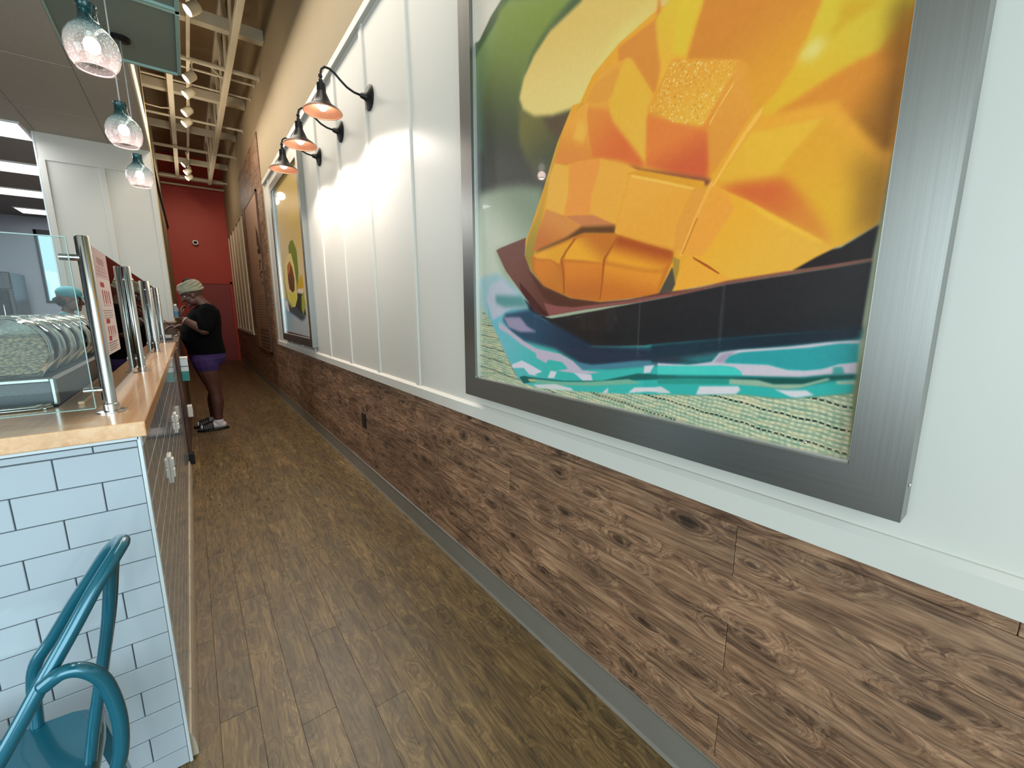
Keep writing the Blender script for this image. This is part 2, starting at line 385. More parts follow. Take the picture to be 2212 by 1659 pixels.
STRW = mat('cream_painted_structure', (212, 202, 178), 0.7, var=0.05, vscale=5)
DECK = mat('painted_roof_deck', (148, 124, 92), 0.85, var=0.08, vscale=3)

YF, YB, XR = -3.0, 13.9, 1.055          # front opening, back wall, face of the right-hand wall

# ------------------------------------------------------------------ floor
fl = struct(MB().box(-5.0, 1.2, YF, YB+0.1, -0.1, -0.006).build('floor', FLOORSUB), 'weathered brown wood plank floor of the corridor')
pm = MB().box(-0.0548, 0.0548, -0.6115, 0.6115, -0.01, 0.0, 0.0006).mesh('plank'); pm.materials.append(LAM)
rf = random.Random(3); nfl = 0
for i in range(-4, 10):
    xc = 0.045 + 0.11*i + 0.055
    if xc > 1.04: continue
    y = 2.212 - 1.225*4 + [0, 0.46, 0.87, 0.25, 0.7, 1.05, 0.55][i % 7] + rf.uniform(-0.08, 0.08)
    while y < YB - 0.1:
        if y > -1.4:
            inst('plank', pm, (xc, y + 0.61, 0.0), fl); nfl += 1
        y += 1.224
kf = MB()
for i in range(12): kf.box(-4.9, -0.42, YF + i*1.41, YF + i*1.41 + 1.405, -0.006, -0.001)
k = kf.build('kitchen_tile', mat('dark_quarry_tile', (70, 52, 46), 0.5, var=0.1), fl); k['kind'] = 'stuff'

# ------------------------------------------------------------------ right-hand wall and everything that is part of it
wr = struct(MB().box(XR, XR+0.12, YF, YB, 0, 5.2).build('wall_right', W_UP), 'long corridor wall, cream above, white battens, wood boards below')
MB().box(1.043, XR, YF, 7.15, 0.93, 3.14).build('white_panel', W_PANEL, wr)
bt = MB().box(-0.008, 0.006, -0.026, 0.026, 0.94, 3.13, 0.002).mesh('batten'); bt.materials.append(W_PANEL)
for kx in range(-6, 8):
    y = 2.27 + 0.645*kx
    if 2.2 < y < 7.1: inst('batten', bt, (1.041, y, 0), wr)
inst('batten', bt, (1.041, 7.12, 0), wr)
MB().prism([(YF, 3.125), (7.15, 3.125), (7.15, 3.175), (YF, 3.175)], 1.015, XR, 'x').build('top_rail', W_PANEL, wr)
MB().prism([(1.022, 0.878), (1.022, 0.932), (1.036, 0.945), (1.045, 0.945), (1.052, 0.878)], YF, 7.16).build('chair_rail', W_PANEL, wr)
# boards: joints measured at y = 0.427 and 1.38, every other row
rows = [0.143 + 0.14*k for k in range(6)]
wm = {}
def board(y0, y1, z0, z1, x0=1.039, x1=1.054):
    key = (round(y1-y0, 3), round(z1-z0, 3))
    if key not in wm:
        hy, hz = (y1-y0)/2-0.0006, (z1-z0)/2-0.0005
        me = MB().box(-0.0075, 0.0075, -hy, hy, -hz, hz, 0.0012).mesh('plank'); me.materials.append(WAINS); wm[key] = me
    return inst('plank', wm[key], ((x0+x1)/2 + random.uniform(-0.0006, 0.0006), (y0+y1)/2, (z0+z1)/2), wr)
for r, z0 in enumerate(rows):
    z1 = z0 + 0.14 if r < 5 else 0.884
    st = (0.427 if r % 2 == 0 else 1.38) - 1.906*2
    if r == 5: st += 0.5
    y = st
    while y < YB:
        a, b2 = max(y, YF), min(y + 1.906, YB)
        if b2 - a > 0.02: board(a, b2, z0, z1)
        y += 1.906
board(YF, YB/2, 0.1, 0.143); board(YB/2, YB, 0.1, 0.143)
struct(MB().prism([(1.028, 0.0), (1.034, 0.012), (1.036, 0.118), (1.040, 0.122), (1.054, 0.122), (1.054, 0.0)], YF, YB).build('baseboard_right', COVE), 'grey vinyl cove base along the right-hand wall')
MB().box(1.033, 1.045, YF, YB, 0.120, 0.127, 0.001).build('metal_bead', mat('bead_metal', (196, 194, 188), 0.3, 0.9), bpy.data.objects['baseboard_right'])
# tall board feature behind the menu sketch
wp = MB()
fy0, fy1 = 7.42, 10.12
zz = 0.884; r = 0
while zz < 3.9:
    z1 = min(zz + 0.14, 3.915); cut = fy0 + (0.9 if r % 2 else 1.75)
    for a, b2 in ((fy0, cut), (cut, fy1)): board(a, b2, zz, z1)
    zz += 0.14; r += 1
# far batten panel
MB().box(1.043, XR, 10.14, YB, 0.93, 3.24).build('white_panel', mat('cream_panel_paint', (222, 208, 178), 0.5, var=0.02), wr)
bt2 = MB().box(-0.012, 0.006, -0.03, 0.03, 0.94, 3.25, 0.002).mesh('batten'); bt2.materials.append(bpy.data.materials['cream_panel_paint'])
for kx in range(6): inst('batten', bt2, (1.041, 10.3 + 0.66*kx, 0), wr)
MB().box(1.02, XR, 10.14, YB, 0.88, 0.94).build('chair_rail', W_PANEL, wr)
MB().box(1.036, XR, 10.14, YB, 3.225, 3.245).build('top_rail', mat('brown_rail_paint', (122, 100, 70), 0.7), wr)  # thin rail in a darker brown than the panel

# ------------------------------------------------------------------ end wall with red door
we = struct(MB().box(-0.35, 1.2, YB, YB+0.15, 0, 5.2).build('wall_back', W_RED), 'red end wall of the corridor')
d1 = struct(MB().box(0.02, 0.97, YB-0.02, YB+0.01, 0.01, 2.08, 0.004).build('door_1', W_DOOR), 'dull red flush door in the red end wall')
fr = MB(); fr.box(-0.035, 0.02, YB-0.04, YB+0.005, 0, 2.14, 0.003); fr.box(0.97, 1.025, YB-0.04, YB+0.005, 0, 2.14, 0.003); fr.box(-0.035, 1.025, YB-0.04, YB+0.005, 2.08, 2.14, 0.003)
fr.build('door_frame', W_RED, d1)
hd = MB(); hd.lathe([(0.03, 0), (0.03, 0.012), (0.012, 0.014), (0.012, 0.05)], (0.10, YB-0.02, 1.0), (0, -1, 0), 16, True, True); hd.tube([(0.10, YB-0.065, 1.0), (0.22, YB-0.065, 1.0)], 0.009)
hd.build('door_handle', STEEL, d1, True, edge=40)
struct(MB().box(-0.35, 1.03, YB-0.015, YB+0.01, 0, 0.1).build('baseboard_back', mat('dark_red_base', (96, 32, 26), 0.5)), 'dark red base along the end wall')

# ------------------------------------------------------------------ white fin wall, corridor's left wall beyond it, kitchen shell
FN = 7.4
wf = struct(MB().box(-1.185, -0.165, FN+0.012, FN+0.16, 0, 4.75).build('wall_fin', W_PANEL), 'white panelled wall end between kitchen and corridor')
MB().box(-1.185, -0.165, FN, FN+0.014, 3.10, 3.42).build('head_panel', W_PANEL, wf)
fb = MB().box(-0.028, 0.028, -0.010, 0.012, 0.0, 3.10, 0.002).mesh('batten'); fb.materials.append(W_PANEL)
for x in (-1.155, -0.655, -0.195): inst('batten', fb, (x, FN+0.004, 0), wf)
MB().box(-0.166, -0.160, FN-0.006, FN+0.17, 0, 4.75, 0.001).build('corner_bead', mat('warm_lit_corner', (214, 188, 136), 0.6), wf)  # yellow colour paints warm light onto the white wall's side face
MB().box(-1.2, -1.185, FN-0.004, FN+0.165, 0, 3.4, 0.001).build('corner_trim', TRIMW, wf)
struct(MB().box(-0.42, -0.20, FN+0.16, YB, 0, 5.2).build('wall_left', W_UP), 'cream corridor wall behind the fin wall')
# kitchen back wall with a window opening
wk = MB(); wk.box(-5.0, -2.47, YB, YB+0.15, 0, 5.2); wk.box(-2.20, -0.35, YB, YB+0.15, 0, 5.2); wk.box(-2.47, -2.20, YB, YB+0.15, 3.10, 5.2); wk.box(-2.47, -2.20, YB, YB+0.15, 0, 1.60)
struct(wk.build('wall_kitchen_back', W_GREY), 'grey kitchen back wall with a narrow window')
struct(MB().box(-5.12, -5.0, YF, YB, 0, 5.2).build('wall_kitchen_left', W_GREY), 'grey far kitchen wall')
wn = MB(); wn.box(-2.50, -2.455, YB-0.03, YB+0.05, 1.58, 3.13); wn.box(-2.225, -2.19, YB-0.03, YB+0.05, 1.58, 3.13); wn.box(-2.50, -2.19, YB-0.03, YB+0.05, 3.02, 3.13); wn.box(-2.50, -2.19, YB-0.05, YB+0.05, 1.57, 1.605)
wo = struct(wn.build('window_1', BLACK), 'narrow black framed kitchen window with sky behind')
MB().box(-2.455, -2.225, YB+0.01, YB+0.016, 1.605, 3.02).build('window_pane', thin_glass('window_glass', (235, 245, 250)), wo)
# front of the shop behind the camera: pillars and a bulkhead round the glazing
ws = MB(); ws.box(-5.1, -3.6, YF-0.2, YF, 0, 5.2); ws.box(0.75, 1.2, YF-0.2, YF, 0, 5.2); ws.box(-3.6, 0.75, YF-0.2, YF, 3.3, 5.2)
struct(ws.build('wall_front', W_PANEL), 'white shop front wall around the glazing')

# ------------------------------------------------------------------ ceilings
cd = struct(MB().box(-5.1, 1.2, YF-0.2, YB+0.1, 5.2, 5.35).build('ceiling', DECK), 'tan painted roof deck above the corridor')
CZ = 3.4
dc = struct(MB().box(-5.0, -0.165, YF, YB, CZ+0.012, CZ+0.05).build('ceiling_drop', GRID), 'grey drop ceiling over the counter and kitchen')
tmA = MB().box(-0.303, 0.303, -0.603, 0.603, -0.008, 0.012, 0.003).mesh('ceiling_tile'); tmA.materials.append(CEILT)
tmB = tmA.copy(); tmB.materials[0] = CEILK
lights_y = (7.16, 9.0, 10.85, 12.8)
ty = YB - 0.14
rowy = []
y = 7.79
while y > YF: rowy.append(y - 0.61); y -= 1.22
y = 7.79
while y < YB-1: rowy.append(y + 0.61); y += 1.22
tmC = MB().box(-0.192, 0.192, -0.603, 0.603, -0.008, 0.012, 0.003).mesh('ceiling_tile'); tmC.materials.append(CEILT)
tmD = MB().box(-0.192, 0.192, -0.192, 0.192, -0.008, 0.012, 0.003).mesh('ceiling_tile'); tmD.materials.append(CEILT)
inst('ceiling_tile', tmD, (-0.362, 5.155, CZ), dc)
for ix in range(0, 7):
    xc = -0.555 + 0.305 - 0.61*ix
    if xc - 0.3 < -4.9: continue
    for yc in sorted(rowy):
        if ix == 0 and (yc < 4.9 or yc > FN): continue
        if yc > FN and ix < 2: continue
        me = tmC if ix == 0 else tmA if yc < FN else tmB
        inst('ceiling_tile', me, (xc if ix else -0.362, yc, CZ), dc)
sd = struct(MB().box(-0.18, -0.165, 4.95, FN+0.01, CZ-0.01, CZ+0.35).build('trim_1', STRW), 'cream fascia at the open edge of the drop ceiling')

# ------------------------------------------------------------------ kitchen troffers
TROFF = glow('troffer_diffuser', (240, 246, 255), 3.4)
def troffer(y, lab):
    t = thing('ceiling_light', (-1.88, y+0.305, 3.385), lab, 'light', 'ceiling lights in the kitchen')
    MB().box(-2.5, -1.255, y+0.015, y+0.60, 3.378, 3.386, 0.002).build('diffuser', TROFF, t)
    f = MB(); f.box(-2.52, -1.235, y-0.005, y+0.015, 3.374, 3.396); f.box(-2.52, -1.235, y+0.60, y+0.62, 3.374, 3.396); f.box(-2.52, -2.5, y, y+0.61, 3.374, 3.396); f.box(-1.255, -1.235, y, y+0.61, 3.374, 3.396)
    f.build('frame', WHITEP, t); return t
troffer(7.16, 'white troffer nearest the teal ceiling panels, brightest and widest of four')
troffer(9.02, 'second white troffer of the kitchen row, counted from the fin wall')
troffer(10.88, 'third white troffer of the kitchen row, counted from the fin wall')
troffer(12.78, 'farthest white troffer, closest to the grey kitchen back wall')

# ------------------------------------------------------------------ teal ceiling clouds with light edges
def cloud(y0, y1, lab):
    t = thing('ceiling_panel', (-0.19, (y0+y1)/2, 3.39), lab, 'ceiling panel', 'teal ceiling panels above the counter')
    MB().box(-0.55, 0.165, y0, y1, 3.402, 3.42, 0.002).build('panel', TEALP, t)
    e = MB(); e.box(0.145, 0.17, y0, y1, 3.385, 3.425, 0.002); e.box(-0.55, 0.17, y1-0.022, y1, 3.385, 3.425, 0.002); e.box(-0.555, -0.54, y0, y1, 3.395, 3.425); e.box(-0.55, 0.17, y0, y0+0.012, 3.39, 3.425)
    e.build('edge_frame', TEALE, t)
    h = MB()
    for x in (-0.4, 0.08): 
        for y in (y0+0.15, y1-0.15): h.tube([(x, y, 3.42), (x, y, 5.2)], 0.003, 6)
    h.build('hanger', STRW, t)
cloud(4.0, 4.965, 'teal ceiling panel farthest from the window front, whole edge in view')
cloud(3.01, 3.975, 'teal ceiling panel nearer the window front, before the farthest one')
cloud(2.02, 2.985, 'teal ceiling panel third from the fin wall, above the nearest pendant')
cloud(1.03, 1.995, 'teal ceiling panel over the tiled counter end')

# ------------------------------------------------------------------ pendants
def bell_glass():
    m, nt, b, out = nodes('teal_bubble_glass'); L = nt.links; nt.nodes.remove(b)
    tc = nd(nt, 'ShaderNodeTexCoord'); sp = nd(nt, 'ShaderNodeSeparateXYZ'); L.new(tc.outputs['Object'], sp.inputs[0])
    mr = nd(nt, 'ShaderNodeMapRange'); mr.inputs['From Min'].default_value = 0.02; mr.inputs['From Max'].default_value = 0.24; L.new(sp.outputs['Z'], mr.inputs[0])
    r = ramp(nt, [(0.0, lin((250, 240, 240))), (0.42, lin((222, 232, 232))), (0.66, lin((184, 220, 224))), (1.0, lin((128, 196, 204)))]); L.new(mr.outputs[0], r.inputs[0])
    tr = nd(nt, 'ShaderNodeBsdfTransparent'); L.new(r.outputs[0], tr.inputs[0])
    vo = nd(nt, 'ShaderNodeTexVoronoi', i_Scale=95.0); L.new(tc.outputs['Object'], vo.inputs['Vector'])
    rb = ramp(nt, [(0.12, (1, 1, 1)), (0.30, (0, 0, 0))]); L.new(vo.outputs['Distance'], rb.inputs[0])
    bp = nd(nt, 'ShaderNodeBump', i_Strength=0.5, i_Distance=0.004); L.new(rb.outputs[0], bp.inputs['Height'])
    gl = nd(nt, 'ShaderNodeBsdfGlossy', i_Roughness=0.04); L.new(bp.outputs[0], gl.inputs['Normal'])
    lw = nd(nt, 'ShaderNodeFresnel', i_IOR=1.5); L.new(bp.outputs[0], lw.inputs['Normal'])
    ms = nd(nt, 'ShaderNodeMixShader'); L.new(lw.outputs[0], ms.inputs[0]); L.new(tr.outputs[0], ms.inputs[1]); L.new(gl.outputs[0], ms.inputs[2])
    tl = nd(nt, 'ShaderNodeBsdfTranslucent'); L.new(r.outputs[0], tl.inputs[0]); L.new(bp.outputs[0], tl.inputs['Normal'])
    mm = nd(nt, 'ShaderNodeMath', operation='MULTIPLY_ADD'); mm.inputs[1].default_value = 0.20; mm.inputs[2].default_value = 0.05; L.new(rb.outputs[0], mm.inputs[0])
    m2 = nd(nt, 'ShaderNodeMixShader'); L.new(mm.outputs[0], m2.inputs[0]); L.new(ms.outputs[0], m2.inputs[1]); L.new(tl.outputs[0], m2.inputs[2])
    L.new(m2.outputs[0], out.inputs[0]); return m
BELL = bell_glass()
PBULB = glow('pendant_bulb_glow', (255, 244, 236), 9)
CORD = mat('clear_grey_cord', (196, 194, 190), 0.4, var=0.03)
RIMG = thin_glass('rim_glass', (236, 232, 230), haze=0.45)
def pendant(x, y, zr, lab):
    t = thing('pendant_lamp', (x, y, zr), lab, 'lamp', 'blown glass pendants above the counter')
    pr = [(0.058, 0.0), (0.074, 0.022), (0.084, 0.052), (0.086, 0.082), (0.080, 0.112), (0.064, 0.140), (0.044, 0.160), (0.033, 0.178), (0.029, 0.200), (0.029, 0.232), (0.032, 0.236)]
    full = pr + [(r-0.003, h) for r, h in pr[::-1]]
    gs = MB().lathe(full, (x, y, zr), n=40).build('glass_shade', BELL, t, True)
    MB().lathe([(0.0605, -0.001), (0.0605, 0.003), (0.055, 0.003), (0.055, -0.001), (0.0605, -0.001)], (x, y, zr), n=40).build('rim', RIMG, gs, True)
    b = MB(); b.ball((x, y, zr+0.088), 0.026, 0.026, 0.030, 20, 12); pass
    s = MB(); s.lathe([(0.012, 0.115), (0.016, 0.12), (0.016, 0.19), (0.006, 0.2)], (x, y, zr), n=16, capa=True, capb=True); so = s.build('socket', STEEL, t, True, edge=40); b.build('bulb', PBULB, so, True)
    c = MB(); c.tube([(x, y, zr+0.195), (x, y, 3.385)], 0.0035, 8); c.build('cord', CORD, t, True)
    p = MB(); p.lathe([(0.062, 3.400-zr), (0.062, 3.386-zr), (0.055, 3.380-zr), (0.0, 3.378-zr)], (x, y, zr), n=28); p.build('canopy', BLACK, t, True, edge=40)
    q = MB(); q.tube([(x-0.034, y-0.01, zr+0.222), (x+0.034, y+0.01, zr+0.222)], 0.002, 6); q.build('pin', STEEL, t)
    light('pendant_glow', 'POINT', (x, y, zr+0.03), 1.6, (1, 0.90, 0.82), size=0.03)
pendant(-0.195, 2.545, 2.350, 'largest blown glass pendant with teal neck, nearest the front window')
pendant(-0.19, 3.56, 2.352, 'middle blown glass pendant with teal neck, between two others')
pendant(-0.19, 4.60, 2.352, 'smallest looking blown glass pendant, closest to the white fin wall')

# ------------------------------------------------------------------ gooseneck wall lamps
GBULB = glow('wall_lamp_bulb_glow', (255, 238, 230), 22)
def gooseneck(y, lab):
    t = thing('wall_lamp', (1.04, y, 2.69), lab, 'lamp', 'gooseneck lamps on the white wall')
    p = MB(); p.lathe([(0.072, 0.0), (0.072, 0.006), (0.060, 0.014), (0.030, 0.022), (0.020, 0.030), (0.014, 0.055), (0.010, 0.06)], (1.042, y, 2.685), (-1, 0, 0), 28, True, True); p.build('wall_plate', BLACK, t, True, edge=50)
    arm = [(0.985, y, 2.685), (0.945, y, 2.690), (0.905, y, 2.706), (0.870, y, 2.733), (0.840, y, 2.760), (0.810, y, 2.777), (0.782, y, 2.778), (0.764, y, 2.762), (0.757, y, 2.735), (0.756, y, 2.70)]
    MB().tube(arm, 0.0065, 12).build('arm', BLACK, t, True)
    s = MB(); s.lathe([(0.0, 0.215), (0.006, 0.205), (0.011, 0.195), (0.011, 0.185), (0.006, 0.18), (0.012, 0.17), (0.012, 0.155), (0.024, 0.150), (0.025, 0.108), (0.022, 0.106)], (0.756, y, 2.532), n=24); s.build('socket', BLACK, t, True, edge=50)
    outer = [(0.024, 0.110), (0.030, 0.092), (0.042, 0.065), (0.050, 0.048), (0.062, 0.036), (0.084, 0.022), (0.104, 0.006), (0.107, 0.0)]
    sh = MB().lathe(outer, (0.756, y, 2.532), n=40).build('shade', BLACK, t, True)
    MB().lathe([(r-0.002, h-0.002) for r, h in outer], (0.756, y, 2.532), n=40).build('shade_lining', COPPER, sh, True)
    MB().tube([(0.756+0.1055*math.cos(a*math.pi/20), y+0.1055*math.sin(a*math.pi/20), 2.531) for a in range(40)], 0.0032, 8, closed=True).build('shade_rim', COPPER, sh, True)
    MB().ball((0.756, y, 2.572), 0.030, 0.030, 0.036, 20, 12).build('bulb', GBULB, t, True)
    light('wall_lamp_glow', 'SPOT', (0.756, y, 2.535), 24, (1, 0.89, 0.80), (0.80, y, 0), size=0.03, spot=150, blend=0.35)
gooseneck(2.82, 'nearest black gooseneck wall lamp with copper lined shade')
gooseneck(3.45, 'middle black gooseneck wall lamp of the three')
gooseneck(4.10, 'farthest black gooseneck wall lamp, above the avocado picture')

# ------------------------------------------------------------------ open ceiling: joists, chords, pipes, track lights
def struct_beam(name, x0, x1, y0, y1, z0, z1, label, ch=0.004):
    o = MB().box(x0, x1, y0, y1, z0, z1, ch).build(name, STRW); tag(o, label, 'beam'); return o
def joist(x, w, y0, y1, zb, zt, lab):
    t = thing('roof_truss', (x, (y0+y1)/2, zb), lab, 'truss')
    MB().box(x-w/2, x+w/2, y0, y1, zb, zb+0.07, 0.004).build('bottom_chord', STRW, t)
    MB().box(x-w/2, x+w/2, y0, y1, zt-0.07, zt, 0.004).build('top_chord', STRW, t)
    n = int((y1-y0)/0.75); st = (y1-y0)/n
    me = None
    for i in range(n):
        a = (x, y0+i*st, zb+0.05); b = (x, y0+(i+0.5)*st, zt-0.05); c = (x, y0+(i+1)*st, zb+0.05)
        m = MB(); m.tube([a, b], 0.018, 6); m.build('web_bar', STRW, t)
        m = MB(); m.tube([b, c], 0.018, 6); m.build('web_bar', STRW, t)
joist(0.715, 0.065, 3.0, 12.6, 4.28, 5.1, 'cream roof truss running beside the right-hand wall')
joist(0.13, 0.065, 6.9, 12.6, 4.33, 5.1, 'cream roof truss above the counter side of the corridor')
for y, h, lab in ((6.25, 0.13, 'deep cream cross beam nearest the teal panels'), (8.30, 0.12, 'cream cross beam above the middle of the board feature'),
                  (9.9, 0.10, 'cream cross beam past the middle track lights'), (11.95, 0.10, 'cream cross beam in front of the red end wall'), (13.4, 0.09, 'cream cross beam closest to the red end wall')):
    struct_beam('cross_beam', -0.29, 1.052, y-0.05, y+0.05, 4.50, 4.50+h, lab)
for y, z, r, lab in ((6.75, 4.33, 0.026, 'thick cream sprinkler pipe across the near corridor ceiling'), (7.15, 4.40, 0.014, 'thin cream conduit beside the first track lamps'),
                     (7.62, 4.40, 0.012, 'thin cream conduit between the second and third track lamps'), (8.85, 4.36, 0.018, 'cream pipe across the ceiling past the paired track lamps'),
                     (10.2, 4.30, 0.024, 'long cream sprinkler pipe before the far track lamps'), (12.6, 4.36, 0.018, 'cream pipe crossing in front of the red wall'), (13.6, 4.42, 0.024, 'farthest cream pipe against the red wall')):
    m = MB(); m.tube([(-0.29, y, z), (1.05, y, z)], r, 10); m.lathe([(r, 0), (r+0.02, 0), (r+0.02, -0.012), (r, -0.012)], (1.052, y, z), (1, 0, 0), 12)
    tag(m.build('ceiling_pipe', STRW, None, True, edge=40), lab, 'pipe')
m = MB(); m.tube([(0.72, 8.6, 4.38), (0.72, 7.5, 4.38), (0.70, 7.2, 4.40), (0.55, 7.0, 4.42), (0.33, 6.9, 4.42)], 0.01, 8); tag(m.build('conduit', STRW, None, True), 'bent cream conduit running along the truss to the track lights', 'conduit')
m = MB(); m.tube([(-0.28, 8.3, 4.3), (-0.15, 8.32, 4.27), (0.0, 8.34, 4.27), (0.12, 8.36, 4.30)], 0.008, 8); tag(m.build('cable', STRW, None, True), 'sagging pale cable from the fascia to the left truss', 'cable')
SPOTGLOW = glow('track_lamp_glow', (255, 252, 246), 12)
trk = MB().box(0.30, 0.335, 4.9, 12.2, 4.33, 4.352, 0.002).build('light_track', STRW); tag(trk, 'cream light track along the open corridor ceiling', 'track')
def track_lamp(x, y, z, lab):
    t = thing('track_lamp', (x, y, 4.33), lab, 'lamp', 'track lamps along the open ceiling')
    m = MB(); m.tube([(x, y+0.03, z+0.05), (x, y+0.03, 4.33)], 0.009, 8); m.box(x-0.016, x+0.016, y-0.02, y+0.08, 4.305, 4.33, 0.002); m.build('stem', STRW, t)
    a = Vector((-0.70, -0.12, -0.62)).normalized()
    MB().lathe([(0.030, 0), (0.046, 0.015), (0.050, 0.05), (0.052, 0.13), (0.046, 0.13), (0.044, 0.122)], Vector((x, y+0.03, z+0.05)) - a*0.03, a, 24, True).build('head', STRW, t, True, edge=45)
    MB().lathe([(0.0, 0.0), (0.044, 0.0)], Vector((x, y+0.03, z+0.05)) + a*0.094, a, 24).build('lens', SPOTGLOW, t)
    light('track_spot', 'SPOT', tuple(Vector((x, y+0.03, z+0.05)) + a*0.12), 14 if y < 10 else 22, (1, 0.86, 0.66), tuple(Vector((x, y+0.03, z+0.05)) + a*2) if y < 10 else (0.3, 13.9, 2.6), size=0.04, spot=80, blend=0.8)
    light('ceiling_fill', 'POINT', (x-0.12, y+0.2, z-0.28), 3.6, (1, 0.90, 0.76), size=0.08)  # added omni fill hung off the head, brightens roof structure and walls
TL = [(0.365, 5.30, 4.13, 'track lamp nearest the teal panels, alone on the track'), (0.345, 6.72, 4.11, 'first lamp of the middle run on the ceiling track'), (0.335, 7.2, 4.11, 'second lamp of the middle run on the ceiling track'),
      (0.32, 7.84, 4.11, 'third lamp of the middle run on the ceiling track'), (0.315, 8.28, 4.11, 'last lamp of the middle run on the ceiling track'), (0.29, 10.5, 4.11, 'first lamp of the far run before the red wall'),
      (0.32, 11.05, 4.11, 'middle lamp of the far run before the red wall'), (0.345, 11.5, 4.11, 'last lamp of the far run, closest to the red wall')]
for a in TL: track_lamp(*a)

# ------------------------------------------------------------------ camera on the red wall, outlet
t = thing('security_camera', (0.33, YB, 3.1), 'small white security camera with black lens on the red wall', 'camera')
MB().lathe([(0.0, -0.02), (0.062, -0.02), (0.066, 0.02), (0.066, 0.07), (0.058, 0.085), (0.036, 0.086)], (0.33, YB-0.02, 3.1), (0, -1, 0), 28).build('housing', WHITEP, t, True, edge=50)
MB().lathe([(0.036, 0.0), (0.028, 0.012), (0.0, 0.016)], (0.33, YB-0.102, 3.1), (0, -1, 0), 24).build('lens', BLACKP, t, True)
pk = mat('pinkish_conduit_paint', (206, 120, 100), 0.6)
m = MB(); m.tube([(0.315, YB-0.01, 3.18), (0.285, YB-0.01, 3.34), (0.26, YB-0.01, 3.5)], 0.007, 8); m.tube([(0.2, YB-0.01, 3.31), (0.285, YB-0.01, 3.33)], 0.005, 6); m.tube([(0.26, YB-0.01, 3.42), (0.31, YB-0.01, 3.40)], 0.005, 6); m.build('cable', pk, t, True)
t = thing('wall_outlet', (1.03, 3.327, 0.44), 'black outlet cover on the wood boards of the right-hand wall', 'outlet')
MB().box(1.029, 1.041, 3.288, 3.368, 0.442, 0.562, 0.002).build('cover_plate', BLACKP, t)
s = MB(); s.box(1.0275, 1.030, 3.312, 3.344, 0.512, 0.545, 0.001); s.box(1.0275, 1.030, 3.312, 3.344, 0.459, 0.492, 0.001); s.build('socket_face', mat('dark_socket', (34, 32, 32), 0.3), t)

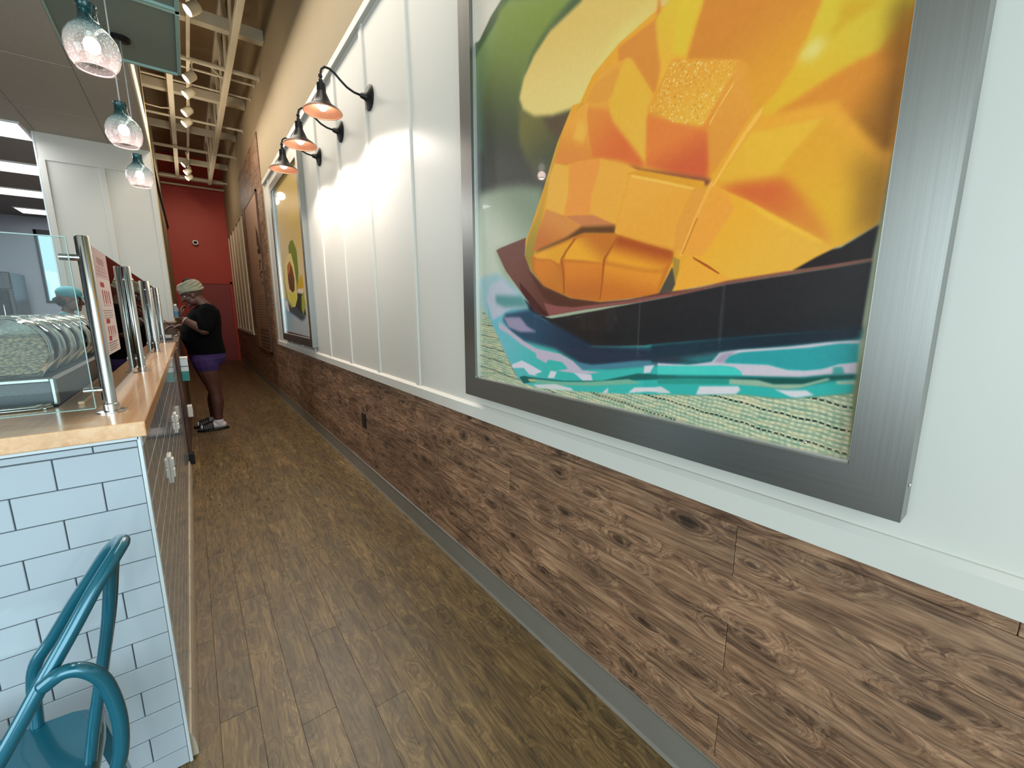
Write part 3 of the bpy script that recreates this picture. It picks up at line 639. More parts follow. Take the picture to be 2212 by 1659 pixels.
MANGO=[
([1.565,3.724,1.662,1.146,0.006,1.303,0.144,2.302],(70,88,62),(150,170,150),(1.4567,1.9832),(1.4632,1.6123),30),
([1.747,4.071,1.387,2.484,1.458,2.462,1.536,2.419,1.552,2.418,1.849,2.551],(206,212,202),None,None,None,4),
([1.345,2.458,1.019,2.306,1.121,2.302,1.222,2.251,1.285,2.124,1.285,1.971,1.176,1.833,1.372,1.832,1.635,1.866,1.618,2.32,1.548,2.38],(118,145,84),(72,88,76),(1.1839,2.362),(1.4218,1.9737),10),
([1.401,2.466,1.021,2.311,1.171,2.264,1.264,2.2,1.286,2.098,1.276,1.948,1.357,1.872,1.509,1.907,1.518,2.199,1.423,2.39],(112,134,66),(64,70,62),(1.2292,2.3671),(1.4291,1.9701),22),
([1.629,2.03,1.178,1.94,1.11,1.793,1.109,1.76,1.636,1.824],(66,70,66),None,None,None,20),
([1.286,2.116,1.264,2.072,1.034,1.994,1.067,1.923,1.13,1.82,1.176,1.83,1.25,1.911,1.286,1.988],(104,104,64),(72,78,62),(1.2264,2.0595),(1.1644,1.842),14),
([1.167,2.026,1.019,1.986,1.058,1.943,1.083,1.928,1.121,1.963],(84,74,60),None,None,None,14),
([0.986,2.276,0.901,2.469,0.422,2.158,0.678,2.119,0.848,2.087,0.902,2.054,0.964,1.992,1.034,1.999,1.112,2.01,1.202,2.037,1.264,2.078,1.286,2.123,1.261,2.178,1.204,2.226,1.128,2.261],(206,184,110),(216,204,134),(0.9302,2.2309),(0.9871,2.0091),9),
([0.85,2.126,0.711,2.145,0.848,2.087,0.902,2.054,0.964,1.992,1.01,1.992,0.944,2.053],(212,208,128),None,None,None,26),
([1.558,1.856,1.406,1.849,1.287,1.831,1.15,1.794,1.196,1.669,1.246,1.637,1.409,1.624,1.448,1.619,1.372,1.483,1.569,1.478],(120,140,122),(188,204,190),(1.3,1.8147),(1.4473,1.641),22),
([1.567,1.516,1.425,1.529,1.286,1.458,1.136,1.337,1.106,1.315,1.538,1.3],(150,190,198),None,None,None,14),
([0.846,2.1,0.72,2.124,0.595,2.087,0.564,2.478,0.199,2.179,0.203,1.878,0.224,1.649,0.229,1.542,0.294,1.497,0.348,1.462,0.634,1.428,0.889,1.404,1.025,1.425,1.171,1.492,1.245,1.562,1.246,1.635,1.217,1.676,1.149,1.793,1.087,1.915,1.02,2.006,0.987,2.002,0.938,2.06],(212,158,62),None,None,None,2),
([1.107,1.872,1.076,1.928,0.99,1.996,0.972,1.999,0.975,1.96,1.033,1.839,1.117,1.826,1.143,1.735,1.195,1.592,1.207,1.542,1.157,1.48,0.999,1.417,0.879,1.405,0.999,1.41,1.145,1.46,1.233,1.536,1.253,1.582,1.234,1.643,1.185,1.712,1.15,1.787],(190,150,60),(140,128,58),(1.1499,1.7722),(1.2329,1.5563),4),
([0.848,2.09,0.73,2.104,0.724,2.167,0.708,2.061,0.702,1.974,0.722,1.932,0.732,1.936,0.801,2.04,0.816,2.051,0.844,2.054],(198,134,64),None,None,None,5),
([0.73,2.104,0.691,2.128,0.663,2.292,0.617,2.264,0.63,2.054,0.652,2.007,0.675,1.986,0.697,1.957,0.715,1.938,0.709,1.987,0.723,2.048],(205,178,66),(214,170,68),(0.6783,2.1193),(0.6831,1.9761),6),
([0.604,2.081,0.595,2.662,0.361,2.443,0.358,1.957,0.373,1.912,0.391,1.878,0.407,1.848,0.426,1.825,0.464,1.791,0.474,1.802,0.489,1.886,0.496,1.905,0.515,1.919,0.637,1.973,0.625,2.012],(192,128,58),(204,150,58),(0.5115,1.9946),(0.4487,1.8293),6),
([0.604,2.084,0.595,2.662,0.662,2.725,0.669,2.115,0.68,2.009,0.644,1.978,0.634,2.004],(206,182,66),None,None,None,8),
([0.36,1.958,0.398,2.477,0.208,2.3,0.211,1.882,0.24,1.879,0.255,1.829,0.297,1.824,0.339,1.813,0.366,1.807,0.401,1.79,0.431,1.785,0.469,1.794,0.447,1.806,0.422,1.828,0.395,1.861,0.38,1.901],(198,180,66),(206,170,58),(0.3183,1.9173),(0.4016,1.7991),6),
([0.33,1.942,0.268,1.911,0.299,1.903,0.342,1.886,0.347,1.889,0.33,1.907],(190,158,52),None,None,None,10),
([0.38,1.887,0.364,1.898,0.345,1.879,0.358,1.861,0.369,1.856,0.392,1.874],(212,204,124),None,None,None,12),
([0.313,1.821,0.259,1.83,0.225,1.878,0.221,1.764,0.225,1.655,0.242,1.664,0.307,1.751,0.314,1.768,0.335,1.773,0.4,1.779,0.428,1.784,0.371,1.801],(196,132,54),(140,96,36),(0.3023,1.7755),(0.2311,1.7307),8),
([0.258,1.905,0.226,1.889,0.225,1.819,0.228,1.785,0.257,1.819,0.254,1.859],(146,124,48),(150,104,38),(0.2509,1.8965),(0.2407,1.8115),16),
([0.816,2.051,0.801,2.042,0.728,1.93,0.731,1.917,0.746,1.902,0.737,1.866,0.738,1.76,0.759,1.762,0.899,1.822,0.935,1.831,0.974,1.895,0.992,1.961,0.964,1.995,0.926,2.034,0.894,2.062,0.846,2.054],(212,158,72),None,None,None,2),
([0.816,2.051,0.801,2.042,0.728,1.93,0.746,1.902,0.737,1.866,0.738,1.762,0.769,1.807,0.862,1.912,0.877,1.97,0.841,2.03],(212,172,70),(214,172,76),(0.8018,1.9976),(0.792,1.8277),7),
([0.992,1.961,0.968,1.984,0.876,1.946,0.858,1.908,0.792,1.828,0.738,1.76,0.759,1.762,0.828,1.797,0.899,1.822,0.935,1.831,0.974,1.895],(206,134,68),(198,106,62),(0.9401,1.9621),(0.8291,1.8091),8),
([0.964,1.992,0.93,2.03,0.845,2.042,0.837,2.028,0.865,1.977,0.885,1.967],(206,150,70),None,None,None,6),
([0.678,1.989,0.508,1.917,0.495,1.904,0.485,1.862,0.472,1.801,0.552,1.696,0.565,1.689,0.738,1.76,0.742,1.879,0.721,1.924],(208,140,64),None,None,None,2),
([0.742,1.884,0.707,1.867,0.627,1.826,0.571,1.796,0.562,1.718,0.565,1.686,0.649,1.719,0.738,1.76],(206,124,66),(186,92,60),(0.6565,1.8198),(0.634,1.7205),8),
([0.515,1.916,0.495,1.904,0.485,1.862,0.472,1.801,0.554,1.691,0.568,1.788,0.574,1.799],(208,150,68),(204,142,66),(0.5003,1.8793),(0.55,1.7342),4),
([0.678,1.989,0.508,1.917,0.578,1.817,0.586,1.81,0.658,1.841,0.739,1.894,0.718,1.923],(210,156,66),(214,168,72),(0.6351,1.9322),(0.613,1.8312),4),
([1.037,1.981,0.967,1.994,0.949,1.991,0.957,1.96,0.95,1.909,0.929,1.828,0.999,1.837,1.033,1.839,1.096,1.859,1.071,1.919],(216,160,74),(204,134,68),(0.9882,1.949),(1.0234,1.8532),3),
([1.015,1.91,0.989,1.958,0.96,1.924,0.967,1.883],(220,176,84),None,None,None,10),
([0.795,1.779,0.757,1.758,0.655,1.722,0.556,1.686,0.555,1.67,0.622,1.693,0.721,1.735,0.764,1.751],(112,66,58),None,None,None,6),
([1.096,1.859,1.033,1.833,1.03,1.748,1.054,1.687,1.115,1.708,1.137,1.723,1.122,1.795,1.117,1.826],(216,170,80),None,None,None,3),
([1.023,1.838,0.898,1.821,0.803,1.778,0.757,1.752,0.786,1.748,0.803,1.716,0.834,1.625,0.913,1.663,1.044,1.687,1.03,1.755],(216,148,76),None,None,None,1),
([0.898,1.821,0.803,1.778,0.757,1.752,0.786,1.748,0.803,1.716,0.834,1.625,0.89,1.649,0.936,1.67,0.929,1.727,0.905,1.785],(216,164,76),None,None,None,4),
([1.137,1.723,1.044,1.685,0.977,1.647,0.958,1.637,1.026,1.616,1.195,1.588,1.205,1.593,1.172,1.665],(196,136,76),(178,110,60),(1.1144,1.7004),(1.1589,1.6069),4),
([1.044,1.685,0.922,1.667,0.834,1.625,0.834,1.619,0.968,1.642],(186,124,82),None,None,None,3),
([0.967,1.64,0.834,1.623,0.831,1.599,0.867,1.604,0.957,1.617,1.016,1.607,1.112,1.594,1.201,1.581,1.171,1.593,1.031,1.617],(88,60,38),None,None,None,7),
([0.802,1.757,0.754,1.754,0.623,1.704,0.569,1.684,0.568,1.668,0.597,1.672,0.72,1.721,0.786,1.748],(204,150,58),None,None,None,3),
([0.786,1.749,0.597,1.673,0.628,1.612,0.641,1.532,0.724,1.558,0.835,1.602,0.812,1.667],(218,164,78),(214,158,70),(0.7552,1.7202),(0.7111,1.583),2),
([0.786,1.75,0.686,1.712,0.591,1.673,0.595,1.67,0.689,1.707,0.784,1.743],(232,190,98),None,None,None,2),
([0.597,1.673,0.565,1.668,0.562,1.627,0.594,1.564,0.616,1.529,0.641,1.532,0.636,1.597],(208,150,70),None,None,None,3),
([1.214,1.574,1.112,1.59,1.006,1.613,0.957,1.617,0.833,1.6,0.724,1.558,0.641,1.529,0.639,1.506,0.648,1.49,0.679,1.419,0.879,1.405,0.999,1.417,1.145,1.464,1.207,1.522],(176,108,44),None,None,None,2),
([1.208,1.576,1.112,1.588,0.996,1.608,1.04,1.571,1.056,1.551,1.066,1.534,1.111,1.553,1.183,1.563],(206,152,54),(214,160,60),(1.1119,1.5828),(1.1463,1.5638),4),
([0.991,1.604,0.929,1.613,0.824,1.589,0.843,1.563,0.872,1.534,0.875,1.521,0.954,1.535,1.045,1.547,1.03,1.57],(176,108,48),(216,160,58),(0.9101,1.6005),(0.9542,1.5452),5),
([0.82,1.589,0.724,1.557,0.641,1.529,0.642,1.51,0.67,1.483,0.742,1.494,0.863,1.523,0.859,1.536],(146,70,36),(214,152,56),(0.7531,1.5649),(0.7723,1.5061),8),
([1.195,1.557,1.111,1.549,1.071,1.524,1.049,1.485,1.039,1.441,1.145,1.472,1.194,1.518],(194,122,50),(176,112,48),(1.1461,1.5486),(1.0865,1.4573),6),
([1.04,1.539,0.877,1.518,0.877,1.458,0.888,1.411,0.999,1.421,1.031,1.437],(200,126,52),(172,102,46),(0.9536,1.528),(0.9497,1.4269),5),
([0.869,1.517,0.741,1.488,0.666,1.477,0.683,1.422,0.775,1.412,0.875,1.408],(206,138,54),(180,108,46),(0.7793,1.4943),(0.7951,1.4225),6),
([0.991,1.606,1.03,1.572,1.053,1.548,1.041,1.503,1.036,1.433,1.044,1.433,1.05,1.504,1.061,1.548,1.035,1.575,0.998,1.609],(150,86,36),None,None,None,1),
([0.82,1.589,0.867,1.53,0.873,1.458,0.879,1.411,0.885,1.411,0.879,1.462,0.875,1.531,0.826,1.589],(150,86,36),None,None,None,1),
([0.641,1.49,0.634,1.481,0.628,1.446,0.637,1.427,0.679,1.419],(74,70,62),None,None,None,2),
([0.64,1.515,0.62,1.507,0.621,1.48,0.629,1.452,0.637,1.478],(150,126,58),None,None,None,2),
([0.536,1.681,0.502,1.704,0.469,1.761,0.428,1.752,0.335,1.745,0.329,1.743,0.241,1.63,0.233,1.626,0.23,1.534,0.281,1.501,0.294,1.5,0.308,1.51,0.46,1.617],(208,164,60),None,None,None,3),
([0.533,1.682,0.473,1.758,0.407,1.752,0.337,1.746,0.382,1.7,0.419,1.66,0.499,1.665],(212,172,66),(212,168,66),(0.4259,1.728),(0.4899,1.677),4),
([0.335,1.745,0.329,1.743,0.241,1.63,0.238,1.535,0.281,1.503,0.327,1.555,0.408,1.651,0.4,1.677],(206,156,58),(206,164,54),(0.3433,1.7039),(0.3073,1.5416),5),
([0.284,1.675,0.236,1.625,0.229,1.615,0.23,1.536,0.262,1.513,0.266,1.605],(140,104,38),None,None,None,26),
([0.534,1.663,0.484,1.661,0.397,1.651,0.37,1.623,0.329,1.57,0.299,1.513,0.308,1.51,0.389,1.565,0.475,1.622],(190,100,56),(196,130,56),(0.438,1.6239),(0.3348,1.535),14),
([0.543,1.667,0.46,1.617,0.308,1.51,0.295,1.496,0.32,1.484,0.361,1.46,0.495,1.45,0.512,1.464,0.589,1.512,0.614,1.52,0.589,1.584],(216,164,62),(212,168,70),(0.51,1.6214),(0.4012,1.475),2),
([0.543,1.667,0.512,1.644,0.493,1.606,0.56,1.509,0.589,1.512,0.614,1.52,0.582,1.601],(216,154,70),None,None,None,5),
([0.475,1.622,0.445,1.602,0.308,1.51,0.323,1.514,0.41,1.569],(222,182,70),None,None,None,4),
([0.589,1.511,0.553,1.49,0.515,1.466,0.49,1.451,0.632,1.426,0.622,1.465,0.61,1.503],(216,160,66),None,None,None,2),
([0.586,1.511,0.544,1.487,0.512,1.464,0.517,1.464,0.552,1.485,0.583,1.505],(150,80,36),None,None,None,1),
([0.547,1.683,0.548,1.669,0.582,1.601,0.615,1.515,0.623,1.516,0.59,1.603,0.557,1.675],(222,168,84),None,None,None,1),
([0.582,1.604,0.579,1.601,0.612,1.52,0.616,1.52],(180,120,50),None,None,None,1),
([0.449,1.807,0.454,1.788,0.48,1.759,0.512,1.715,0.536,1.68,0.546,1.664,0.549,1.67,0.542,1.684,0.52,1.717,0.49,1.762,0.464,1.794],(226,178,88),None,None,None,1),
([0.516,1.88,0.52,1.87,0.549,1.835,0.568,1.804,0.566,1.813,0.539,1.851],(236,196,110),None,None,None,1),
([1.131,1.354,1.101,1.35,0.913,1.375,0.577,1.422,0.39,1.448,0.378,1.329,0.567,1.291,0.799,1.271,0.908,1.266,1.08,1.235,1.181,1.296,1.257,1.422],(36,33,33),None,None,None,3),
([0.361,1.46,0.32,1.484,0.295,1.496,0.281,1.498,0.228,1.532,0.231,1.473,0.299,1.464],(34,28,28),None,None,None,2),
([1.436,1.618,1.409,1.624,1.246,1.643,1.253,1.582,1.22,1.523,1.145,1.464,1.01,1.418,0.879,1.404,0.774,1.409,0.666,1.425,0.551,1.434,0.55,1.429,0.736,1.402,0.948,1.381,1.113,1.36,1.137,1.357,1.193,1.377,1.372,1.534],(100,70,62),(82,52,44),(1.3,1.6032),(1.0521,1.4111),2),
([1.233,1.524,1.145,1.456,1.01,1.414,0.879,1.398,0.998,1.39,1.085,1.396,1.144,1.425],(74,46,34),None,None,None,4),
([1.286,1.487,1.193,1.418,1.113,1.36,1.137,1.357,1.193,1.375,1.272,1.453],(66,34,32),None,None,None,3),
([1.144,1.405,1.074,1.393,0.998,1.388,0.774,1.406,0.551,1.433,0.55,1.429,0.736,1.402,0.948,1.381,1.113,1.36],(120,76,72),None,None,None,3),
([0.638,1.419,0.495,1.447,0.378,1.459,0.299,1.466,0.23,1.473,0.23,1.468,0.298,1.46,0.377,1.452,0.494,1.439,0.638,1.413],(112,70,60),None,None,None,2),
([0.863,1.38,0.638,1.413,0.494,1.439,0.298,1.46,0.23,1.468,0.232,1.337,0.365,1.327,0.629,1.297,0.858,1.277],(38,36,38),(32,32,34),(0.4911,1.4056),(0.4842,1.3269),2),
([1.514,1.427,1.5,1.442,1.393,1.501,1.338,1.473,1.213,1.37,1.131,1.344,1.058,1.301,0.908,1.263,0.615,1.288,0.605,1.155,0.791,1.128,0.985,1.107,1.178,1.091,1.256,1.095,1.291,1.112,1.327,1.149,1.495,1.349],(110,180,196),(60,168,162),(1.4466,1.3615),(1.0312,1.1585),3),
([0.703,1.282,0.355,1.329,0.23,1.341,0.232,1.317,0.232,1.218,0.326,1.192,0.36,1.186,0.446,1.182,0.55,1.162,0.662,1.15,0.711,1.142],(50,160,156),None,None,None,2),
([1.514,1.423,1.478,1.483,1.393,1.504,1.303,1.447,1.224,1.384,1.332,1.384,1.467,1.338],(176,192,208),None,None,None,8),
([1.445,1.441,1.268,1.432,1.224,1.39,1.381,1.391,1.439,1.407],(84,138,140),None,None,None,12),
([1.375,1.366,1.224,1.384,1.121,1.344,0.909,1.269,0.703,1.277,0.615,1.288,0.612,1.246,0.715,1.226,0.831,1.203,0.946,1.197,1.08,1.242,1.256,1.261,1.333,1.293,1.395,1.34],(44,70,92),(34,46,62),(1.2909,1.2914),(0.9077,1.2484),10),
([1.388,1.351,1.28,1.352,1.234,1.318,1.181,1.299,1.279,1.296,1.351,1.311],(140,140,168),None,None,None,6),
([1.421,1.332,1.339,1.297,1.256,1.261,1.18,1.238,1.052,1.228,0.988,1.208,0.945,1.184,0.867,1.184,0.945,1.169,1.032,1.168,1.069,1.167,1.014,1.18,1.042,1.2,1.113,1.203,1.128,1.188,1.179,1.203,1.185,1.22,1.268,1.246,1.351,1.282,1.421,1.305],(178,178,198),None,None,None,3),
([0.945,1.184,0.988,1.208,0.906,1.204,0.731,1.235,0.612,1.244,0.611,1.234,0.796,1.207],(66,116,136),None,None,None,5),
([1.333,1.163,1.268,1.185,1.222,1.175,1.147,1.155,1.189,1.139,1.168,1.135,1.222,1.135,1.256,1.157,1.327,1.149],(205,212,228),None,None,None,2),
([1.102,1.163,1.069,1.164,1.082,1.139,1.117,1.135],(205,212,226),None,None,None,2),
([0.987,1.17,0.908,1.173,0.9,1.153,0.94,1.146],(200,206,222),None,None,None,2),
([0.709,1.222,0.676,1.228,0.689,1.205,0.71,1.2],(200,208,220),None,None,None,2),
([1.285,1.117,1.256,1.126,1.211,1.126,1.031,1.136,0.865,1.158,0.729,1.198,0.609,1.207,0.609,1.197,0.76,1.173,0.903,1.144,1.03,1.133,1.178,1.113,1.256,1.095],(26,84,82),None,None,None,3),
([1.233,1.116,1.184,1.122,1.183,1.113,1.216,1.107],(170,178,130),None,None,None,2),
([1.184,1.122,1.03,1.131,0.904,1.15,0.76,1.177,0.715,1.17,0.903,1.136,1.077,1.114,1.189,1.107],(110,168,148),None,None,None,2),
([1.2,1.099,1.077,1.118,0.994,1.115,0.985,1.107,1.167,1.089],(196,210,214),None,None,None,2),
([0.86,1.12,0.835,1.141,0.838,1.122],(200,210,216),None,None,None,2),
([0.761,1.135,0.739,1.155,0.649,1.169,0.623,1.157,0.695,1.149],(206,214,220),None,None,None,2),
([0.69,1.283,0.482,1.316,0.355,1.333,0.231,1.349,0.231,1.324,0.281,1.313,0.352,1.301,0.456,1.284,0.498,1.276,0.511,1.258,0.551,1.243,0.667,1.234,0.686,1.233],(28,46,58),(24,36,46),(0.5804,1.2641),(0.3173,1.3239),6),
([0.608,1.251,0.498,1.276,0.506,1.256,0.546,1.244],(32,98,104),None,None,None,8),
([0.667,1.234,0.578,1.238,0.516,1.252,0.498,1.276,0.451,1.287,0.352,1.301,0.282,1.315,0.23,1.322,0.232,1.315,0.265,1.312,0.315,1.301,0.391,1.289,0.455,1.279,0.473,1.268,0.486,1.252,0.439,1.255,0.388,1.258,0.347,1.251,0.314,1.254,0.286,1.26,0.26,1.273,0.231,1.28,0.23,1.256,0.274,1.249,0.327,1.237,0.385,1.231,0.441,1.227,0.447,1.237,0.461,1.244,0.49,1.245,0.578,1.233,0.667,1.226],(190,192,206),None,None,None,2),
([0.511,1.252,0.493,1.276,0.456,1.284,0.473,1.268,0.486,1.252],(150,150,170),None,None,None,4),
([0.446,1.281,0.315,1.3,0.26,1.313,0.235,1.314,0.231,1.28,0.26,1.273,0.286,1.261,0.316,1.254,0.351,1.253,0.388,1.26,0.44,1.257,0.484,1.255,0.473,1.271],(44,140,146),None,None,None,3),
([0.667,1.226,0.49,1.245,0.459,1.244,0.444,1.235,0.442,1.227,0.523,1.217,0.665,1.201],(70,190,182),None,None,None,3),
([0.268,1.266,0.253,1.268,0.248,1.254,0.268,1.25],(70,150,150),None,None,None,3),
([0.665,1.201,0.498,1.219,0.385,1.231,0.317,1.238,0.274,1.249,0.23,1.256,0.23,1.246,0.273,1.236,0.316,1.22,0.347,1.209,0.404,1.21,0.468,1.213,0.664,1.19],(28,92,88),(20,70,66),(0.576,1.2065),(0.3449,1.2291),4),
([0.664,1.19,0.47,1.215,0.469,1.203,0.663,1.176],(40,132,120),None,None,None,3),
([0.469,1.215,0.405,1.221,0.373,1.216,0.316,1.224,0.274,1.243,0.27,1.239,0.324,1.214,0.347,1.208,0.404,1.207,0.468,1.203],(136,170,150),None,None,None,3),
([0.663,1.169,0.65,1.169,0.619,1.157,0.662,1.151],(196,208,214),None,None,None,2),
([0.542,1.187,0.446,1.201,0.442,1.192,0.451,1.181,0.55,1.164],(204,212,220),None,None,None,2),
([0.37,1.205,0.346,1.206,0.309,1.212,0.294,1.204,0.326,1.193,0.339,1.194],(202,212,220),None,None,None,2),
([0.26,1.238,0.23,1.244,0.23,1.236,0.259,1.232],(150,176,160),None,None,None,3)]
WEAVE=[
([0.889,1.134,0.764,1.145,0.662,1.149,0.55,1.161,0.494,1.174,0.446,1.181,0.36,1.185,0.322,1.192,0.231,1.217,0.222,1.072,0.227,1.049,1.37,0.811,1.627,1.036,1.582,1.107],(172,182,142),None,None,None,0),
([1.544,1.385,1.488,1.346,1.396,1.226,1.327,1.141,1.291,1.108,1.21,1.094,0.985,1.105,0.791,1.126,0.786,1.03,1.591,1.026],(160,180,160),None,None,None,0)]
AVOCADO=[
([6.669,3.196,4.062,2.913,4.148,0.947,7.138,0.685],(190,170,92),(204,196,160),(5.5302,2.7159),(5.8805,2.0548),6),
([6.425,2.906,6.114,2.84,6.434,1.546,6.435,1.099,7.022,1.076],(120,150,160),None,None,None,5),
([6.533,1.548,4.99,1.444,4.97,1.016,6.753,0.977],(140,178,196),(170,190,196),(5.9414,1.439),(5.7639,1.1249),4),
([6.576,1.111,4.94,1.095,4.94,0.934,6.817,0.863],(62,34,30),None,None,None,1),
([5.679,2.122,5.536,2.169,5.391,2.158,5.236,2.03,5.242,1.784,5.368,1.578,5.516,1.657,5.68,1.961],(96,118,40),None,None,None,2),
([5.366,1.664,5.149,1.764,5.058,1.744,5.039,1.635,5.125,1.584,5.383,1.593],(190,160,50),None,None,None,2),
([5.37,1.621,5.079,1.617,5.148,1.53,5.415,1.522],(222,216,200),None,None,None,2),
([5.44,1.581,5.104,1.556,5.039,1.32,5.718,1.391],(40,44,36),None,None,None,4),
([6.098,1.473,5.55,1.421,5.045,1.306,5.261,1.26,6.06,1.375],(54,72,80),None,None,None,8),
([5.201,1.531,5.061,1.582,5.027,1.431,5.164,1.333,5.241,1.39],(140,160,60),None,None,None,2),
([6.034,1.931,5.761,2.043,5.563,2.037,5.447,1.883,5.403,1.709,5.415,1.522,5.588,1.421,5.743,1.422,5.987,1.519,6.097,1.73],(220,214,150),None,None,None,2),
([6.034,1.931,6.097,1.73,5.987,1.519,5.743,1.422,5.832,1.407,6.073,1.521,6.159,1.733],(150,150,60),None,None,None,2),
([5.947,1.597,5.55,1.584,5.438,1.537,5.619,1.436,5.74,1.429],(206,206,96),None,None,None,4),
([5.851,1.916,5.683,1.954,5.563,1.878,5.491,1.743,5.536,1.613,5.664,1.588,5.841,1.64,5.878,1.765],(104,66,40),(84,52,34),(5.6625,1.9154),(5.7277,1.6204),3),
([5.831,1.922,5.718,1.95,5.636,1.921,5.744,1.833,5.855,1.81],(170,110,50),None,None,None,3),
([6.216,1.508,6.042,1.496,5.973,1.375,6.068,1.359,6.224,1.442],(220,228,230),None,None,None,3)]

# ------------------------------------------------------------------ framed prints on the right-hand wall
def frame_picture(name, label, y0, y1, z0, z1, im, rail=0.086, screws=()):
    t = thing(name, (1.04, (y0+y1)/2, z0), label, 'picture')
    X0, X1, XP = 0.992, 1.043, 1.018
    def rail_mb(a, b, c, d):
        """mitred rail: outer edge a-b, inner edge d-c, as (y,z)"""
        return MB().prism([a, b, c, d], X0, X1, 'x')
    o = [(y0, z0), (y1, z0), (y1, z1), (y0, z1)]; i = [(y0+rail, z0+rail), (y1-rail, z0+rail), (y1-rail, z1-rail), (y0+rail, z1-rail)]
    rail_mb(o[0], o[1], i[1], i[0]).build('bottom_rail', STEELH_Y, t); rail_mb(o[2], o[3], i[3], i[2]).build('top_rail', STEELH_Y, t)
    rail_mb(o[3], o[0], i[0], i[3]).build('side_rail', STEELV, t); rail_mb(o[1], o[2], i[2], i[1]).build('side_rail', STEELV, t)
    uv_sheet('print', [(XP, y1-rail, z0+rail), (XP, y0+rail, z0+rail), (XP, y0+rail, z1-rail), (XP, y1-rail, z1-rail)], print_mat(name + '_ink', im), t)
    e = MB(); w_ = 0.004
    e.box(XP-0.012, XP, y0+rail, y1-rail, z0+rail, z0+rail+w_); e.box(XP-0.012, XP, y0+rail, y1-rail, z1-rail-w_, z1-rail); e.box(XP-0.012, XP, y0+rail, y0+rail+w_, z0+rail, z1-rail); e.box(XP-0.012, XP, y1-rail-w_, y1-rail, z0+rail, z1-rail)
    e.build('inner_lip', LIP, t)
    for (x, y, z, ax) in screws: MB().lathe([(0.0, 0.002), (0.003, 0.0015), (0.004, 0.0)], (x, y, z), ax, 10).build('screw', POLISH, t, True)
    return t
STEELH_Y = mat('frame_steel_across', (150, 150, 146), 0.34, 1.0, var=0.07, vscale=5, stretch=(30, 0.6, 60))
STEELV = mat('frame_steel_upright', (150, 150, 146), 0.34, 1.0, var=0.07, vscale=5, stretch=(30, 60, 0.6))
LIP = mat('bright_lip', (226, 224, 218), 0.25, 0.7, var=0.02)
rn = np.random.default_rng(5)
def paint(polys, y0, y1, z0, z1, ppm, base, weave=None, tex=1.5):
    cv = Canvas(y0, y1, z0, z1, ppm, base)
    for p in polys:
        if weave is not None and p is polys[weave[1]]:
            for q in weave[0]:
                k = cv.mask(q[0], 3)
                if k is None: continue
                a0, a1, b0, b1, m = k; Y, X = np.mgrid[b0:b1, a0:a1]; U = X/ppm; V = Y/ppm
                wob = 0.0012*np.sin(U*38)+0.0009*np.sin(U*91+1)
                row = np.sin((V+wob+0.10*U)*2*np.pi/0.0098); colm = np.sin((U+0.004*np.sin(V*60))*2*np.pi/0.0125)
                n1 = blur(rn.normal(0, 1, m.shape), 2)*3; n2 = np.repeat(rn.normal(0, 1, (m.shape[0], m.shape[1]//24+1)), 24, 1)[:, :m.shape[1]]; n2 = blur(n2, 2)*2
                t = np.clip(0.66+0.22*row+0.16*colm*(row > -0.3)+0.10*n1+0.10*n2, 0, 1)[..., None]
                c = np.array([74, 116, 100])*(1-t)+np.array([200, 212, 184])*t
                gap = ((np.sin((V+wob+0.10*U)*2*np.pi/0.047+0.8) > 0.965) & (colm > -0.4))[..., None]; c = np.where(gap, c*0.32, c)
                warm = np.clip(n2, 0, 1)[..., None]; c = c*(1-0.16*warm)+np.array([210, 176, 128])*0.16*warm
                cv.a[b0:b1, a0:a1] = cv.a[b0:b1, a0:a1]*(1-m[..., None])+c*m[..., None]
        cv.poly(*p)
    x = np.clip(cv.a, 0, 255)/255; k_ = np.clip((x.max(2, keepdims=True)-0.14)/0.3, 0, 1); cv.a = 255*(x*(1-k_)+k_*x**0.88)*np.array([1.05, 0.975, 0.95]); g_ = cv.a.mean(2, keepdims=True); cv.a = np.clip(g_+(cv.a-g_)*1.22, 0, 255)
    n = rn.normal(0, tex, cv.a.shape[:2]); cv.a += (n + blur(rn.normal(0, 1, cv.a.shape[:2]), 3)*6)[..., None]
    return cv
NAP = 76
cv = paint(MANGO, 0.13+0.086, 1.655-0.086, 0.995+0.086, 2.955-0.086, 720, (110, 124, 96), (WEAVE, NAP))
# wet sparkle on the top cube
k = cv.mask(MANGO[29][0], 3)
a0, a1, b0, b1, m = k; n = blur(rn.normal(0, 1, m.shape), 1); n /= n.std(); hi = np.clip((n-1.0)*1.3, 0, 1)*m; lo = np.clip((-n-1.2), 0, 1)*m
cv.a[b0:b1, a0:a1] = cv.a[b0:b1, a0:a1]*(1-0.75*hi[..., None])+np.array([250, 224, 150])*0.75*hi[..., None]
cv.a[b0:b1, a0:a1] *= (1-0.12*lo[..., None])
frame_picture('mango_picture', 'large steel framed print of a cubed mango in a dark wooden bowl', 0.13, 1.655, 0.995, 2.955, cv.image('mango_print'),
              screws=((1.018-0.0005, 0.30, 1.10, (-1, 0, 0)), (1.018-0.0005, 1.545, 1.12, (-1, 0, 0)), (1.018-0.0005, 1.55, 1.80, (-1, 0, 0)), (1.018, 0.129, 1.062, (0, -1, 0))))
cv = paint(AVOCADO, 4.73+0.086, 6.45-0.086, 0.995+0.086, 2.955-0.086, 300, (196, 182, 110), tex=1)
frame_picture('avocado_picture', 'narrow looking steel framed print of a halved avocado beyond the lamps', 4.73, 6.45, 0.995, 2.955, cv.image('avocado_print'),
              screws=((1.018, 4.729, 1.1, (0, -1, 0)), (1.018, 4.729, 1.95, (0, -1, 0)), (1.0, 4.729, 2.7, (0, -1, 0))))

